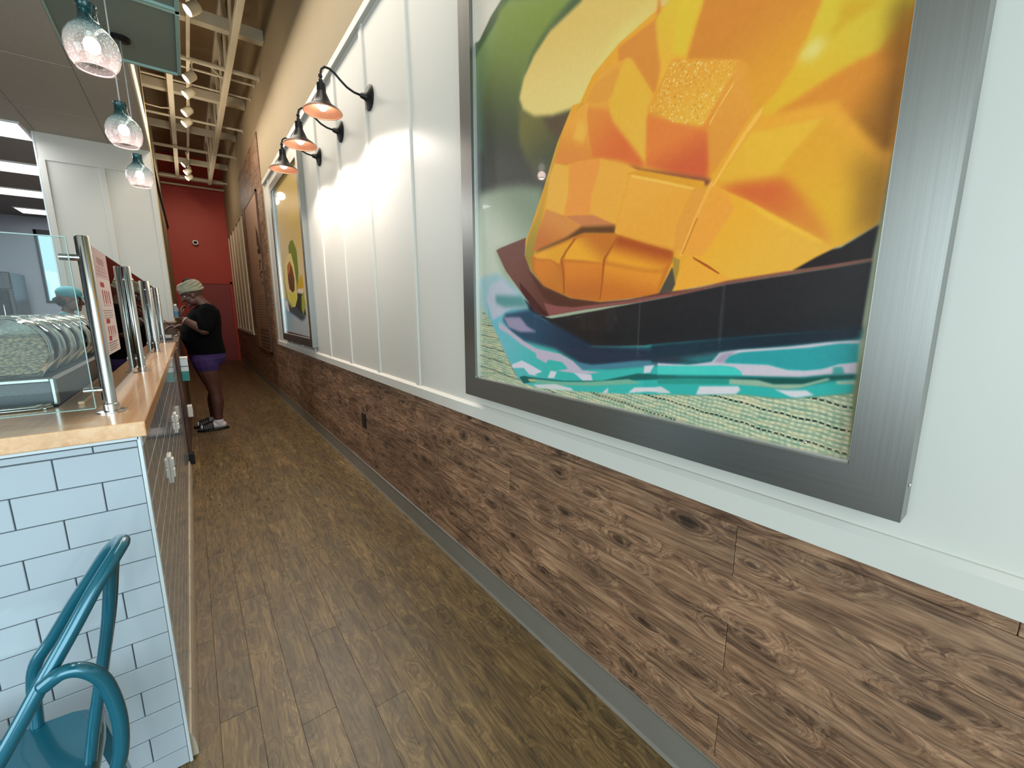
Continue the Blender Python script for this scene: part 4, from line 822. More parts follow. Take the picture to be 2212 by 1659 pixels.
# menu sketch on the tall boards: a pale sheet with pen drawing, nothing of it can be read
cv = Canvas(7.97, 9.42, 0.70, 3.20, 220, (150, 116, 92))
cv.poly([7.97, 1.9, 9.42, 1.9, 9.42, 3.2, 7.97, 3.2], (186, 150, 126), (160, 124, 100), (8.7, 3.1), (8.7, 1.9), 20)
for i in range(9):
    y = 8.05+0.1*i; cv.rect(y, y+0.012, 0.75, 3.1, (146, 112, 88), 0.5)
cv.poly([8.0, 2.3, 8.35, 2.45, 8.3, 2.75, 8.12, 2.6], (74, 50, 40), soft=3); cv.poly([8.02, 2.28, 8.3, 2.3, 8.4, 2.36, 8.1, 2.4], (50, 34, 28), soft=2)
for y, z, w_, h in ((8.1, 2.15, .2, .05), (8.2, 2.05, .12, .09), (8.05, 1.98, .25, .04), (8.15, 1.9, .1, .06), (8.3, 1.94, .1, .05), (8.08, 1.8, .16, .05)): cv.rect(y, y+w_, z, z+h, (62, 42, 34), 0.85)
for i in range(13): cv.rect(8.06, 8.95-0.02*(i % 3), 1.62-0.045*i, 1.632-0.045*i, (88, 62, 48), 0.8)
for i in range(6):
    z = 0.98-0.06*i+0.1; cv.rect(8.05, 9.0, z-0.05, z-0.028, (60, 40, 32), 0.9)
    for j in range(4): cv.rect(8.1+0.24*j, 8.2+0.24*j+0.04*(i % 2), z-0.025, z+0.0, (70, 48, 38), 0.8)
t = thing('menu_board', (1.036, 8.7, 0.68), 'tall pale menu sketch board with pen drawing on dark boards', 'menu board')
uv_sheet('print', [(1.023, 9.46, 0.69), (1.023, 7.93, 0.69), (1.023, 7.93, 3.21), (1.023, 9.46, 3.21)], print_mat('menu_ink', cv.image('menu_print'), 0.6, 0.0), t)
f = MB(); f.box(1.018, 1.04, 7.90, 7.94, 0.66, 3.24, 0.002); f.box(1.018, 1.04, 9.45, 9.49, 0.66, 3.24, 0.002); f.box(1.018, 1.04, 7.90, 9.49, 3.2, 3.24, 0.002); f.box(1.018, 1.04, 7.90, 9.49, 0.66, 0.70, 0.002)
f.build('frame', DARKWOOD, t)
MB().box(1.024, 1.04, 7.93, 9.46, 0.69, 3.21).build('backing', DARKWOOD, t)

# ------------------------------------------------------------------ tiled counter
CT = thing('serving_counter', (-0.6, 3.0, 0), 'white tiled serving counter with maple edge and steel rails', 'counter')
CX, CY0, CY1, CL = -0.140, 1.462, 4.62, -1.25
MB().box(CL, CX-0.002, CY0+0.002, CY1, 0.0, 1.05).build('body', GROUT, CT)
MB().box(CX-0.004, CX-0.0012, CY0+0.006, CY1, 0.08, 1.02).build('side_grout', mat('lit_side_grout', (196, 188, 172), 0.8, var=0.04), CT)  # same grout as the body; light on the side joints put into a paler colour
ts = {}
def tile(w_, h, face):
    key = (round(w_, 4), round(h, 4), face)
    if key not in ts:
        a, b = w_/2-0.0013, h/2-0.0013; d = 0.004
        mb = MB().box(-a, a, -d, d, -b, b, 0.0012) if face == 'y' else MB().box(-d, d, -a, a, -b, b, 0.0012)
        me = mb.mesh('tile'); me.materials.append(TILE); ts[key] = me
    return ts[key]
zr = [1.02-0.08*k for k in range(14)]
for k in range(13):
    zt, zb = zr[k], max(zr[k+1], 0.0)
    if zt - zb < 0.01: continue
    h = zt-zb; off = 0.0 if k % 2 == 0 else 0.08
    x = CX-0.006+0.16-0.16+0.0; edges = [CX-0.006]
    x = CX-0.006-(0.16 if k % 2 == 0 else 0.08)
    while x > -0.80: edges.append(x); x -= 0.16
    for a, b in zip(edges[:-1], edges[1:]):
        inst('tile', tile(a-b, h, 'y'), ((a+b)/2, CY0, (zt+zb)/2), CT)
    if k >= 12: continue
    ey = [CY0+0.006]; y = CY0+0.006+(0.08 if k % 2 == 0 else 0.16)
    while y < CY1: ey.append(y); y += 0.16
    ey.append(CY1)
    zb2 = max(zb, 0.085)
    if zt - zb2 < 0.012: continue
    for a, b in zip(ey[:-1], ey[1:]):
        if b-a > 0.012: inst('tile', tile(b-a, zt-zb2, 'x'), (CX-0.001, (a+b)/2, (zt+zb2)/2), CT)
# cut strip of tiles and metal trim under the worktop
for a, b in ((CX-0.006, -0.232), (-0.232, -0.392), (-0.392, -0.552), (-0.552, -0.712)): inst('tile', tile(a-b, 0.018, 'y'), ((a+b)/2, CY0, 1.030), CT)
m = MB(); m.box(CL, CX-0.002, CY0-0.006, CY0+0.006, 1.041, 1.052, 0.001); m.box(CX-0.006, CX+0.002, CY0-0.006, CY0+0.004, 0.0, 1.05, 0.001); m.box(CX-0.006, CX+0.004, CY0, CY1, 1.021, 1.052, 0.001)
m.build('edge_trim', TRIMW, CT)
bl_me = MB().prism([(CX-0.004, 0.0), (CX+0.016, 0.0), (CX+0.016, 0.02), (CX+0.012, 0.06), (CX+0.006, 0.082), (CX-0.004, 0.086)], -0.0985, 0.0985).mesh('base_tile', (0, 0, 0)); bl_me.materials.append(BULL)
y = CY0+0.01
while y < CY1-0.19: inst('base_tile', bl_me, (0+random.uniform(-0.001, 0.001), y+0.1, 0), CT); y += 0.2
# worktop: a maple ledge along the corridor and round the end
WT = tag(MB().prism([(-0.122, 1.425), (-0.122, 4.95), (-0.345, 4.95), (-0.345, 1.80), (-1.28, 1.80), (-1.28, 1.425)], 1.055, 1.095, 'z').build('maple_worktop', MAPLE), 'pale maple worktop ledge with square edge on the tiled counter', 'worktop')
bv = WT.modifiers.new('soft', 'BEVEL'); bv.width = 0.003; bv.segments = 2
MB().box(-0.30, -0.285, 1.80, 4.9, 1.095, 1.106, 0.002).build('inner_strip', MAPLE, WT)

# posts, panes
GLASS = thin_glass('sneeze_glass', (242, 247, 246), 1.22)
GEDGE = mat('green_glass_edge', (150, 180, 172), 0.1, var=0.02)
def post(x, y, lab, pins):
    t = thing('glass_post', (x, y, 1.095), lab, 'post', 'steel posts carrying the glass screen')
    MB().lathe([(0.014, 0.0), (0.014, 0.480), (0.0125, 0.4825), (0.0, 0.4825)], (x, y, 1.095), n=28).build('tube', POLISH, t, True, edge=40)
    MB().lathe([(0.0, 0.0005), (0.034, 0.0005), (0.034, 0.004), (0.020, 0.006), (0.018, 0.006), (0.018, 0.024), (0.0145, 0.026)], (x, y, 1.095), n=32).build('flange', POLISH, t, True, edge=35)
    for z in (1.160, 1.520):
        m = MB()
        if pins == 'end': m.tube([(x-0.010, y, z), (x-0.050, y, z)], 0.0085, 16)
        else: m.tube([(x-0.010, y, z), (x-0.022, y, z)], 0.0075, 16)
        m.build('standoff', POLISH, t, True, edge=40)
        if pins != 'end': MB().lathe([(0.008, 0.0), (0.008, 0.004), (0.004, 0.006), (0.0, 0.006)], (x+0.012, y, z), (1, 0, 0), 14).build('bolt_cap', POLISH, t, True, edge=40)
post(-0.205, 1.625, 'nearest steel post, on the corner of the maple worktop', 'end')
post(-0.203, 2.620, 'second steel post from the tiled counter end', 'side')
post(-0.203, 3.800, 'third steel post from the tiled counter end', 'side')
post(-0.203, 4.880, 'last steel post, at the far end of the maple worktop', 'side')
def pane(box, lab, edge):
    t = thing('sneeze_guard', ((box[0]+box[1])/2, (box[2]+box[3])/2, box[4]), lab, 'glass screen', 'glass panes of the sneeze screen')
    MB().box(*box).build('pane', GLASS, t); m = MB()
    for e in edge: m.box(*e)
    m.build('polished_edge', GEDGE, t)
pane((-1.22, -0.232, 1.588, 1.594, 1.115, 1.567), 'clear glass pane across the counter end, facing the dining area',
     [(-1.22, -0.232, 1.588, 1.594, 1.566, 1.5685), (-1.22, -0.232, 1.588, 1.594, 1.1135, 1.116), (-0.233, -0.231, 1.588, 1.594, 1.115, 1.567)])
pane((-0.2235, -0.2185, 1.64, 2.615, 1.128, 1.578), 'clear glass side pane holding the allergen sheet', [(-0.2235, -0.2185, 1.64, 2.615, 1.5765, 1.579)])
pane((-0.2235, -0.2185, 2.625, 3.795, 1.128, 1.578), 'middle glass side pane between second and third posts', [(-0.2235, -0.2185, 2.625, 3.795, 1.5765, 1.579)])
pane((-0.2235, -0.2185, 3.805, 4.862, 1.128, 1.578), 'farthest glass side pane between third and last posts', [(-0.2235, -0.2185, 3.805, 4.862, 1.5765, 1.579)])
# notice taped inside the first side pane
cv = Canvas(1.74, 2.06, 1.19, 1.575, 900, (226, 208, 204), flip=False)
cv.rect(1.74, 2.06, 1.47, 1.575, (206, 178, 176))
for i in range(7): cv.rect(1.84+0.02*i, 1.853+0.02*i, 1.522-0.003*(i % 3), 1.545, (150, 92, 92))
for i in range(3): cv.rect(1.80, 2.0, 1.505-0.012*i, 1.509-0.012*i, (160, 110, 108), 0.7)
for zt, hh, ww in ((1.455, 0.10, 0.2), (1.32, 0.085, 0.2), (1.255, 0.016, 0.06)):
    cv.rect(1.83, 1.83+min(ww, 0.08), zt-0.018, zt, (168, 30, 44))
    if hh > 0.05:
        for i in range(4):
            y = 1.84+0.045*i; cv.poly([y, zt-0.03, y+0.022, zt-0.028, y+0.016+0.01*(i % 2), zt-hh+0.02, y+0.004, zt-hh+0.024], (152, 40, 44), soft=2); cv.rect(y+0.002, y+0.016, zt-hh+0.012, zt-hh+0.018, (110, 60, 58))
        for i in range(4): cv.rect(1.80, 2.02-0.03*(i % 2), zt-hh-0.003-0.009*i, zt-hh-0.007+0.001-0.009*i, (120, 104, 104), 0.8)
for i in range(4): cv.rect(1.81, 1.99-0.02*(i % 2), 1.228-0.009*i, 1.231-0.009*i, (120, 104, 104), 0.8)
nt_ = thing('notice_sheet', (-0.217, 1.97, 1.24), 'white notice sheet with red figures on the first glass side pane', 'notice')
uv_sheet('print', [(-0.2168, 1.815, 1.24), (-0.2168, 2.13, 1.24), (-0.2168, 2.13, 1.577), (-0.2168, 1.815, 1.577)], print_mat('notice_ink', cv.image('notice_print'), 0.5, 0.0), nt_)
MB().box(-0.2182, -0.2171, 1.815, 2.13, 1.24, 1.577).build('paper', mat('white_paper', (226, 222, 220), 0.7), nt_)

# stainless topping well, tray and jars behind the glass
t = thing('topping_well', (-0.75, 3.2, 1.095), 'stainless steel topping well behind the glass screen', 'food well')
m = MB(); m.prism([(-0.345, 1.097), (-0.340, 1.176), (-0.352, 1.182), (-1.20, 1.182), (-1.20, 1.097)], 1.83, 4.6); m.build('housing', mat('dull_dark_steel', (84, 84, 86), 0.42, 1.0, var=0.08), t)
m = MB(); m.box(-1.19, -0.352, 1.815, 1.832, 1.170, 1.183, 0.003); m.box(-0.354, -0.342, 1.815, 1.84, 1.10, 1.182, 0.003); m.build('front_lip', STEELH, t)
m = MB(); m.tube([(-1.19, 1.782, 1.104), (-0.385, 1.782, 1.104), (-0.362, 1.80, 1.104), (-0.358, 1.84, 1.104)], 0.006, 10); m.tube([(-1.19, 1.768, 1.100), (-0.375, 1.768, 1.100), (-0.350, 1.786, 1.100)], 0.004, 8); m.build('tray_rim', POLISH, t, True)
MB().box(-1.19, -0.36, 1.77, 1.83, 1.096, 1.101, 0.001).build('tray', STEELH, t)
JAR = thin_glass('clear_jar_plastic', (244, 246, 242), 1.35, 0.03, 0.015)
def oats():
    m, nt, b, out = nodes('rolled_oats'); L = nt.links; tc = nd(nt, 'ShaderNodeTexCoord'); mp = nd(nt, 'ShaderNodeMapping'); mp.inputs['Scale'].default_value = (1, 1, 2.0); L.new(tc.outputs['Object'], mp.inputs[0])
    vo = nd(nt, 'ShaderNodeTexVoronoi', i_Scale=110.0); L.new(mp.outputs[0], vo.inputs['Vector'])
    r = ramp(nt, [(0.0, lin((240, 208, 158))), (0.35, lin((222, 186, 132))), (0.7, lin((128, 96, 58)))]); L.new(vo.outputs['Distance'], r.inputs[0])
    sp = nd(nt, 'ShaderNodeMix', data_type='RGBA', blend_type='MULTIPLY'); sp.inputs[0].default_value = 0.45; L.new(r.outputs[0], sp.inputs[6]); sv = nd(nt, 'ShaderNodeSeparateColor'); L.new(vo.outputs['Color'], sv.inputs[0]); L.new(sv.outputs[0], sp.inputs[7])
    bc = nd(nt, 'ShaderNodeBrightContrast', i_Bright=0.05); L.new(sp.outputs[2], bc.inputs[0])
    L.new(bc.outputs[0], b.inputs['Base Color']); b.inputs['Roughness'].default_value = 0.8
    bp = nd(nt, 'ShaderNodeBump', i_Strength=0.9, i_Distance=0.01); bp.invert = True; L.new(vo.outputs['Distance'], bp.inputs['Height']); L.new(bp.outputs[0], b.inputs['Normal']); return m
OATS = oats()
def jar_outline(cx, r, zb, zt, k=1.0):
    """round shouldered can with a flat foot and cut lower corners, seen end-on"""
    zc = zt-r*k; pts = []
    for i in range(13):
        a = math.pi*i/12; pts.append((cx+r*k*math.cos(a), zc+r*k*math.sin(a)))
    q = zb+0.0; s = r*k
    return pts + [(cx-s, zb+0.052*k), (cx-s+0.030*k, q), (cx+s-0.030*k, q), (cx+s, zb+0.052*k)]
def jar(y, fill, lab):
    cx, r, zb, zt = -0.440, 0.094, 1.184, 1.366
    t = thing('topping_jar', (cx, y+0.075, zb), lab, 'jar', 'clear topping jars lying in a row behind the glass')
    n = 17
    o0 = jar_outline(cx, r, zb, zt); m = MB(); L0 = [(0.0, 0.90), (0.012, 1.0), (0.132, 1.0), (0.142, 0.96)]; vs = []; zc = (zb+zt)/2
    for dy, k in L0: vs += [(cx+(x-cx)*k, y+dy, zc+(z-zc)*k) for x, z in o0]
    fs = [(i*n+j, i*n+(j+1) % n, (i+1)*n+(j+1) % n, (i+1)*n+j) for i in range(3) for j in range(n)] + [tuple(range(n))]
    m.add(vs, fs); m.build('wall', JAR, t, True, edge=40)
    e = MB(); e.tube([(cx+(x-cx)*1.005, y+0.010, zc+(z-zc)*1.005) for x, z in o0], 0.0022, 6, closed=True); e.tube([(cx+(x-cx)*1.0, y+0.135, zc+(z-zc)*1.0) for x, z in o0], 0.002, 6, closed=True)
    e.build('rim', thin_glass('jar_rim_plastic', (236, 238, 232), 1.6, 0.02, 0.18) if 'jar_rim_plastic' not in bpy.data.materials else bpy.data.materials['jar_rim_plastic'], t, True)
    # contents: heap clipped to the jar's section
    k = 0.955; base = [(cx+(x-cx)*k, zc+(z-zc)*k) for x, z in o0]; zf = zb+fill; rr = random.Random(int(y*100)); c = MB(); rows_ = []
    for jy in range(9):
        yy = y+0.006+0.126*jy/8; sec = []
        for x, z in base: sec.append((x, yy, min(z, zf+0.004*math.sin(9*x+40*yy)+rr.uniform(-0.003, 0.003))))
        rows_ += sec
    fs = [(i*n+j, i*n+(j+1) % n, (i+1)*n+(j+1) % n, (i+1)*n+j) for i in range(8) for j in range(n)] + [tuple(range(n-1, -1, -1)), tuple(range(8*n, 9*n))]
    c.add(rows_, fs); o = c.build('oats', OATS, t); o['kind'] = 'stuff'
    # the curved lid of ribs at the back end
    l = MB(); l.lathe([(0.055, 0.0), (0.060, 0.004), (0.060, 0.014), (0.0, 0.016)], (cx, y+0.141, zc+0.008), (0, 1, 0), 24); l.build('lid', JAR, t, True, edge=40)
for i, (fl_, lab) in enumerate(((0.108, 'clear jar of oats nearest the dining area, first of the row'), (0.120, 'second clear topping jar, just behind the first jar of oats'), (0.126, 'third clear topping jar of the row behind the glass'),
                                (0.110, 'fourth clear topping jar of the row behind the glass'), (0.122, 'fifth clear topping jar, next to the last of the row'), (0.115, 'last clear topping jar of the row, deepest behind the glass'))):
    jar(1.86+0.165*i, fl_, lab)

# appliances seen dimly through the side panes
def appliance(name, x0, x1, y0, y1, z0, z1, m_, lab, cat, door=True):
    t = thing(name, ((x0+x1)/2, (y0+y1)/2, z0), lab, cat); MB().box(x0, x1, y0, y1, z0, z1, 0.008).build('body', m_, t)
    if door:
        MB().box(x1-0.004, x1+0.008, y0+0.03, y1-0.03, z0+0.03, z1-0.04, 0.003).build('panel', BLACKP, t); k = MB(); k.tube([(x1+0.03, y0+0.06, z1-0.05), (x1+0.03, y1-0.06, z1-0.05)], 0.007, 8)
        for yy in (y0+0.06, y1-0.06): k.tube([(x1, yy, z1-0.05), (x1+0.03, yy, z1-0.05)], 0.006, 8)
        k.build('handle', STEEL, t, True)
    m = MB()
    for xx in (x0+0.03, x1-0.03):
        for yy in (y0+0.03, y1-0.03): m.lathe([(0.014, 0.0), (0.012, 0.012)], (xx, yy, z0-0.011), n=10, capa=True)
    m.build('feet', BLACKP, t); return t
tb = thing('back_bar', (-1.9, 4.4, 0), 'dark steel back bar behind the serving counter', 'counter')
MB().box(-2.25, -1.65, 1.9, 6.6, 0.1, 0.90, 0.004).build('cabinet', DKSTEEL, tb); MB().box(-2.27, -1.63, 1.88, 6.62, 0.90, 0.94, 0.004).build('top', STEELH, tb); MB().box(-2.2, -1.72, 1.95, 6.55, 0.0, 0.1).build('plinth', BLACKP, tb)
appliance('panini_press', -2.15, -1.72, 3.6, 4.15, 0.952, 1.30, DKSTEEL, 'dark panini press on the back bar', 'appliance')
appliance('blender_base', -2.1, -1.78, 4.6, 4.9, 0.952, 1.34, BLACKP, 'black blender base on the back bar beyond the press', 'appliance')
# tall fridge far back
t = thing('steel_fridge', (-3.1, 13.0, 0), 'tall dark stainless fridge against the kitchen back wall', 'fridge')
MB().box(-3.60, -2.66, 12.45, 13.4, 0.12, 2.12, 0.01).build('cabinet', DKSTEEL, t)
MB().box(-3.59, -2.72, 12.40, 12.455, 0.14, 1.78, 0.008).build('door', mat('fridge_door_steel', (62, 62, 65), 0.4, 1.0, var=0.05), t); MB().box(-3.59, -2.67, 12.41, 12.455, 1.80, 2.11, 0.006).build('vent_panel', DKSTEEL, t)
k = MB(); k.tube([(-2.80, 12.36, 0.9), (-2.80, 12.36, 1.5)], 0.012, 8); k.tube([(-2.80, 12.36, 0.95), (-2.80, 12.41, 0.95)], 0.01, 8); k.tube([(-2.80, 12.36, 1.45), (-2.80, 12.41, 1.45)], 0.01, 8); k.build('handle', STEEL, bpy.data.objects['door'] if False else t, True)
k = MB()
for xx in (-3.5, -2.76):
    for yy in (12.55, 13.3): k.lathe([(0.03, 0.0), (0.03, 0.125)], (xx, yy, 0.0), n=12, capa=True)
k.build('feet', BLACKP, t)

# ------------------------------------------------------------------ second, wood fronted counter with the till
t2 = thing('till_counter', (-0.5, 5.95, 0), 'dark wood fronted till counter beside the standing customer', 'counter')
MB().box(-0.72, -0.137, 4.64, 7.38, 0.10, 1.052, 0.003).build('cabinet', DARKWOOD, t2)
MB().box(-0.72, -0.15, 4.66, 7.38, 0.0, 0.10).build('toe_kick', BLACKP, t2)
for i in range(9): MB().box(-0.136, -0.112, 4.64+0.304*i+0.001, 4.64+0.304*(i+1)-0.001, 0.10, 1.052, 0.0015).build('board', DARKWOOD, t2)
MB().box(-0.73, -0.105, 4.97, 7.38, 1.052, 1.10, 0.004).build('top', DARKWOOD, t2)
MB().box(-0.14, -0.098, 4.64, 4.72, 0.0, 0.10, 0.002).build('corner_shoe', BLACKP, t2)
# raised wooden ledge with till, cards, pen pot
t = thing('counter_ledge', (-0.4, 6.3, 1.10), 'raised brown wooden ledge on the till counter', 'shelf'); MB().box(-0.70, -0.14, 6.25, 6.75, 1.101, 1.235, 0.004).build('box', mat('brown_ledge_wood', (112, 84, 62), 0.5, var=0.15, vscale=8, stretch=(1, 8, 8)), t); MB().box(-0.71, -0.13, 6.24, 6.76, 1.235, 1.25, 0.003).build('lid', mat('ledge_top_wood', (128, 98, 74), 0.45, var=0.12, vscale=8, stretch=(1, 8, 8)), t)
t = thing('till_screen', (-0.42, 5.35, 1.10), 'black till screen beside the last steel post', 'screen'); MB().box(-0.55, -0.30, 5.33, 5.355, 1.20, 1.36, 0.004).build('display', BLACKP, t); MB().box(-0.52, -0.33, 5.28, 5.42, 1.10, 1.115, 0.003).build('foot', BLACKP, t); MB().box(-0.44, -0.41, 5.345, 5.37, 1.112, 1.25, 0.002).build('stand', BLACKP, t)
t = thing('card_reader', (-0.18, 5.22, 1.10), 'black card reader with pale stylus on the till counter', 'card reader')
MB().prism([(5.16, 1.10), (5.30, 1.10), (5.30, 1.15), (5.16, 1.118)], -0.235, -0.15, 'x').build('body', BLACKP, t); MB().prism([(5.17, 1.122), (5.27, 1.1445), (5.27, 1.147), (5.17, 1.1245)], -0.228, -0.157, 'x').build('keypad', mat('grey_keys', (120, 120, 122), 0.4, var=0.3, vscale=90), t)
m = MB(); m.tube([(-0.15, 5.24, 1.128), (-0.115, 5.17, 1.15)], 0.004, 8); m.build('stylus', WHITEP, t, True)
# small white and teal box hanging on the front, white sign lower down, white clips on the tiles
t = thing('teal_box', (-0.1, 4.75, 0.75), 'small white and teal box fixed on the till counter front', 'box')
MB().box(-0.111, -0.055, 4.722, 4.80, 0.842, 0.955, 0.003).build('white_body', mat('pale_blue_white', (206, 222, 228), 0.3), t); MB().box(-0.111, -0.055, 4.722, 4.80, 0.755, 0.842, 0.003).build('teal_base', mat('teal_card', (48, 132, 128), 0.4), t); MB().box(-0.110, -0.056, 4.719, 4.724, 0.888, 0.893).build('seam', BLACKP, t); MB().box(-0.111, -0.053, 4.720, 4.802, 0.955, 0.972, 0.003).build('lid', WHITEP, t)
t = thing('white_plate', (-0.1, 5.0, 0.38), 'white outlet plate low on the till counter front', 'outlet'); MB().box(-0.111, -0.072, 5.02, 5.12, 0.36, 0.47, 0.004).build('cover_plate', WHITEP, t); MB().box(-0.074, -0.070, 5.05, 5.09, 0.39, 0.44, 0.001).build('socket_face', mat('pale_socket', (200, 200, 204), 0.4), t)
def clip(y, z, lab):
    t = thing('tile_outlet', (-0.134, y, z-0.057), lab, 'outlet', 'white outlets on the tiled counter side')
    MB().box(-0.137, -0.130, y-0.04, y+0.04, z-0.06, z+0.06, 0.002).build('cover_plate', WHITEP, t); m = MB(); m.box(-0.131, -0.122, y-0.018, y+0.018, z-0.042, z-0.006, 0.002); m.box(-0.131, -0.122, y-0.018, y+0.018, z+0.006, z+0.042, 0.002); m.build('socket_face', WHITEP, t)
clip(2.30, 0.70, 'white outlet nearer the counter end on the brown looking tiles')
clip(3.25, 0.70, 'white outlet farther along the tiled counter side')

# ------------------------------------------------------------------ people
def skin_mat(name, col, rough=0.5):
    return mat(name, col, rough, var=0.08, vscale=14, bump=0.05, bscale=200)
def limb(mb, pts, rad, n=14):
    """round tapering limb with rounded ends"""
    P = [Vector(p) for p in pts]; Q = []; R = []
    d0 = (P[0]-P[1]).normalized(); d1 = (P[-1]-P[-2]).normalized()
    for k in (0.95, 0.6): Q.append(P[0]+d0*rad[0]*k); R.append(rad[0]*math.sqrt(max(0.02, 1-k*k)))
    for i in range(len(P)-1):
        for s in (0, 0.34, 0.67): Q.append(P[i].lerp(P[i+1], s)); R.append(rad[i]*(1-s)+rad[i+1]*s)
    Q.append(P[-1]); R.append(rad[-1])
    for k in (0.6, 0.95): Q.append(P[-1]+d1*rad[-1]*k); R.append(rad[-1]*math.sqrt(max(0.02, 1-k*k)))
    mb.tube(Q, R, n)
def one_skin(o, voxel=0.007, smooth=3):
    r = o.modifiers.new('join', 'REMESH'); r.mode = 'VOXEL'; r.voxel_size = voxel; r.use_smooth_shade = True
    s = o.modifiers.new('smooth', 'SMOOTH'); s.factor = 0.5; s.iterations = smooth
class Frame:
    """body axes: a forwards, l to the person's left, z up"""
    def __init__(s, x, y, ang): s.o = Vector((x, y, 0)); s.f = Vector((math.cos(ang), math.sin(ang), 0)); s.l = Vector((-math.sin(ang), math.cos(ang), 0))
    def __call__(s, a, l, z): return s.o+s.f*a+s.l*l+Vector((0, 0, z))
def hand(mb, F, wrist, tip, side, curl=0.4, sc=1.0, normal=None):
    """palm from wrist towards tip, four unequal bent fingers and a thumb from the side of the palm"""
    w_ = Vector(wrist); d = (Vector(tip)-w_).normalized(); nrm = Vector(normal or (0, 0, 1)); s = d.cross(nrm).normalized()*side; n = s.cross(d).normalized()*side
    pl = w_+d*0.088*sc
    for k in (-0.03, -0.01, 0.01, 0.03): limb(mb, [w_+s*k*0.5*sc, pl+s*k*sc], [0.014*sc, 0.013*sc], 8)
    for i, (k, ln) in enumerate(((-0.031, 0.058), (-0.0105, 0.072), (0.0105, 0.078), (0.031, 0.070))):
        b = pl+s*k*sc; c = math.cos(curl); q = math.sin(curl); p1 = b+(d*c-n*q)*ln*0.5*sc; c2 = math.cos(curl*2); q2 = math.sin(curl*2); p2 = p1+(d*c2-n*q2)*ln*0.32*sc; c3 = math.cos(curl*2.8); q3 = math.sin(curl*2.8); p3 = p2+(d*c3-n*q3)*ln*0.24*sc
        limb(mb, [b, p1, p2, p3], [0.0105*sc, 0.0095*sc, 0.0088*sc, 0.0075*sc], 8)
    tb_ = w_+d*0.030*sc+s*0.036*sc; t1 = tb_+(d*0.65+s*0.6-n*0.35).normalized()*0.042*sc; t2_ = t1+(d*0.85+s*0.15-n*0.45).normalized()*0.032*sc
    limb(mb, [w_+d*0.015*sc+s*0.015*sc, tb_, t1, t2_], [0.015*sc, 0.0135*sc, 0.011*sc, 0.009*sc], 8)
def head(mb, F, a, l, z, tilt):
    """head with brow, nose, lips, chin and ears; tilt leans it forwards"""
    rot = Matrix.Rotation(tilt, 3, F.l)
    def P(da, dl, dz): return F(a, l, z)+rot @ (F.f*da+F.l*dl+Vector((0, 0, dz)))
    R = Matrix((F.f, F.l, Vector((0, 0, 1)))).transposed(); RR = rot @ R
    mb.ball(P(-0.012, 0, 0.035), 0.098, 0.078, 0.095, 20, 14, RR); mb.ball(P(0.022, 0, -0.035), 0.068, 0.062, 0.080, 20, 14, RR)
    mb.ball(P(0.072, 0, -0.098), 0.024, 0.030, 0.022, 12, 8, RR); mb.ball(P(0.02, 0.035, -0.06), 0.05, 0.035, 0.05, 12, 8, RR); mb.ball(P(0.02, -0.035, -0.06), 0.05, 0.035, 0.05, 12, 8, RR)
    limb(mb, [P(0.084, 0, 0.02), P(0.100, 0, -0.012), P(0.106, 0, -0.030)], [0.011, 0.014, 0.017], 10)
    for s in (-1, 1):
        mb.ball(P(0.097, s*0.014, -0.034), 0.012, 0.011, 0.009, 10, 6, RR); mb.ball(P(0.074, s*0.032, 0.028), 0.022, 0.026, 0.010, 10, 6, RR); mb.ball(P(0.064, s*0.032, -0.022), 0.028, 0.024, 0.022, 10, 6, RR)
        mb.ball(P(-0.006, s*0.078, -0.008), 0.022, 0.010, 0.032, 10, 8, RR)
    mb.ball(P(0.088, 0, -0.062), 0.015, 0.026, 0.008, 12, 6, RR); mb.ball(P(0.084, 0, -0.075), 0.015, 0.024, 0.009, 12, 6, RR)
    return P, RR
def eyes(P, RR, parent):
    for s in (-1, 1):
        m = MB(); m.ball(P(0.069, s*0.031, 0.006), 0.0125, 0.014, 0.010, 12, 8, RR)
        o = m.build('eye', mat('eye_white', (200, 190, 180), 0.25) if 'eye_white' not in bpy.data.materials else bpy.data.materials['eye_white'], parent, True)
        m = MB(); m.ball(P(0.0785, s*0.031, 0.005), 0.005, 0.0065, 0.0065, 10, 6, RR); m.build('iris', mat('dark_iris', (30, 20, 16), 0.2) if 'dark_iris' not in bpy.data.materials else bpy.data.materials['dark_iris'], o, True)

# customer: stands at the till counter facing it, head bowed, left hand raised to the mouth, right hand over the counter
F = Frame(0.115, 5.98, math.pi)
cu = thing('person', (0.115, 5.98, 0), 'person in black t-shirt, purple shorts and grey headwrap, hand raised to mouth at the till', 'person')
SK = skin_mat('deep_brown_skin', (84, 52, 42)); b = MB()
def eR(rows): return [(F(a, 0, 0).x, F(a, 0, 0).y, z, ra, rl) for a, z, ra, rl in rows]
TOR = [(-0.015, 0.76, 0.13, 0.185), (-0.01, 0.84, 0.165, 0.205), (-0.005, 0.93, 0.165, 0.21), (0.02, 1.05, 0.175, 0.21), (0.025, 1.15, 0.180, 0.21), (0.0, 1.25, 0.165, 0.205), (-0.02, 1.33, 0.145, 0.195), (-0.04, 1.39, 0.115, 0.165), (-0.045, 1.43, 0.075, 0.10), (-0.045, 1.455, 0.055, 0.06)]
b.rings(eR(TOR))
limb(b, [F(-0.045, 0, 1.42), F(-0.01, 0, 1.47), F(0.035, 0, 1.53)], [0.066, 0.060, 0.058])
P, RR = head(b, F, 0.065, 0, 1.555, 0.38)
LEGS = []
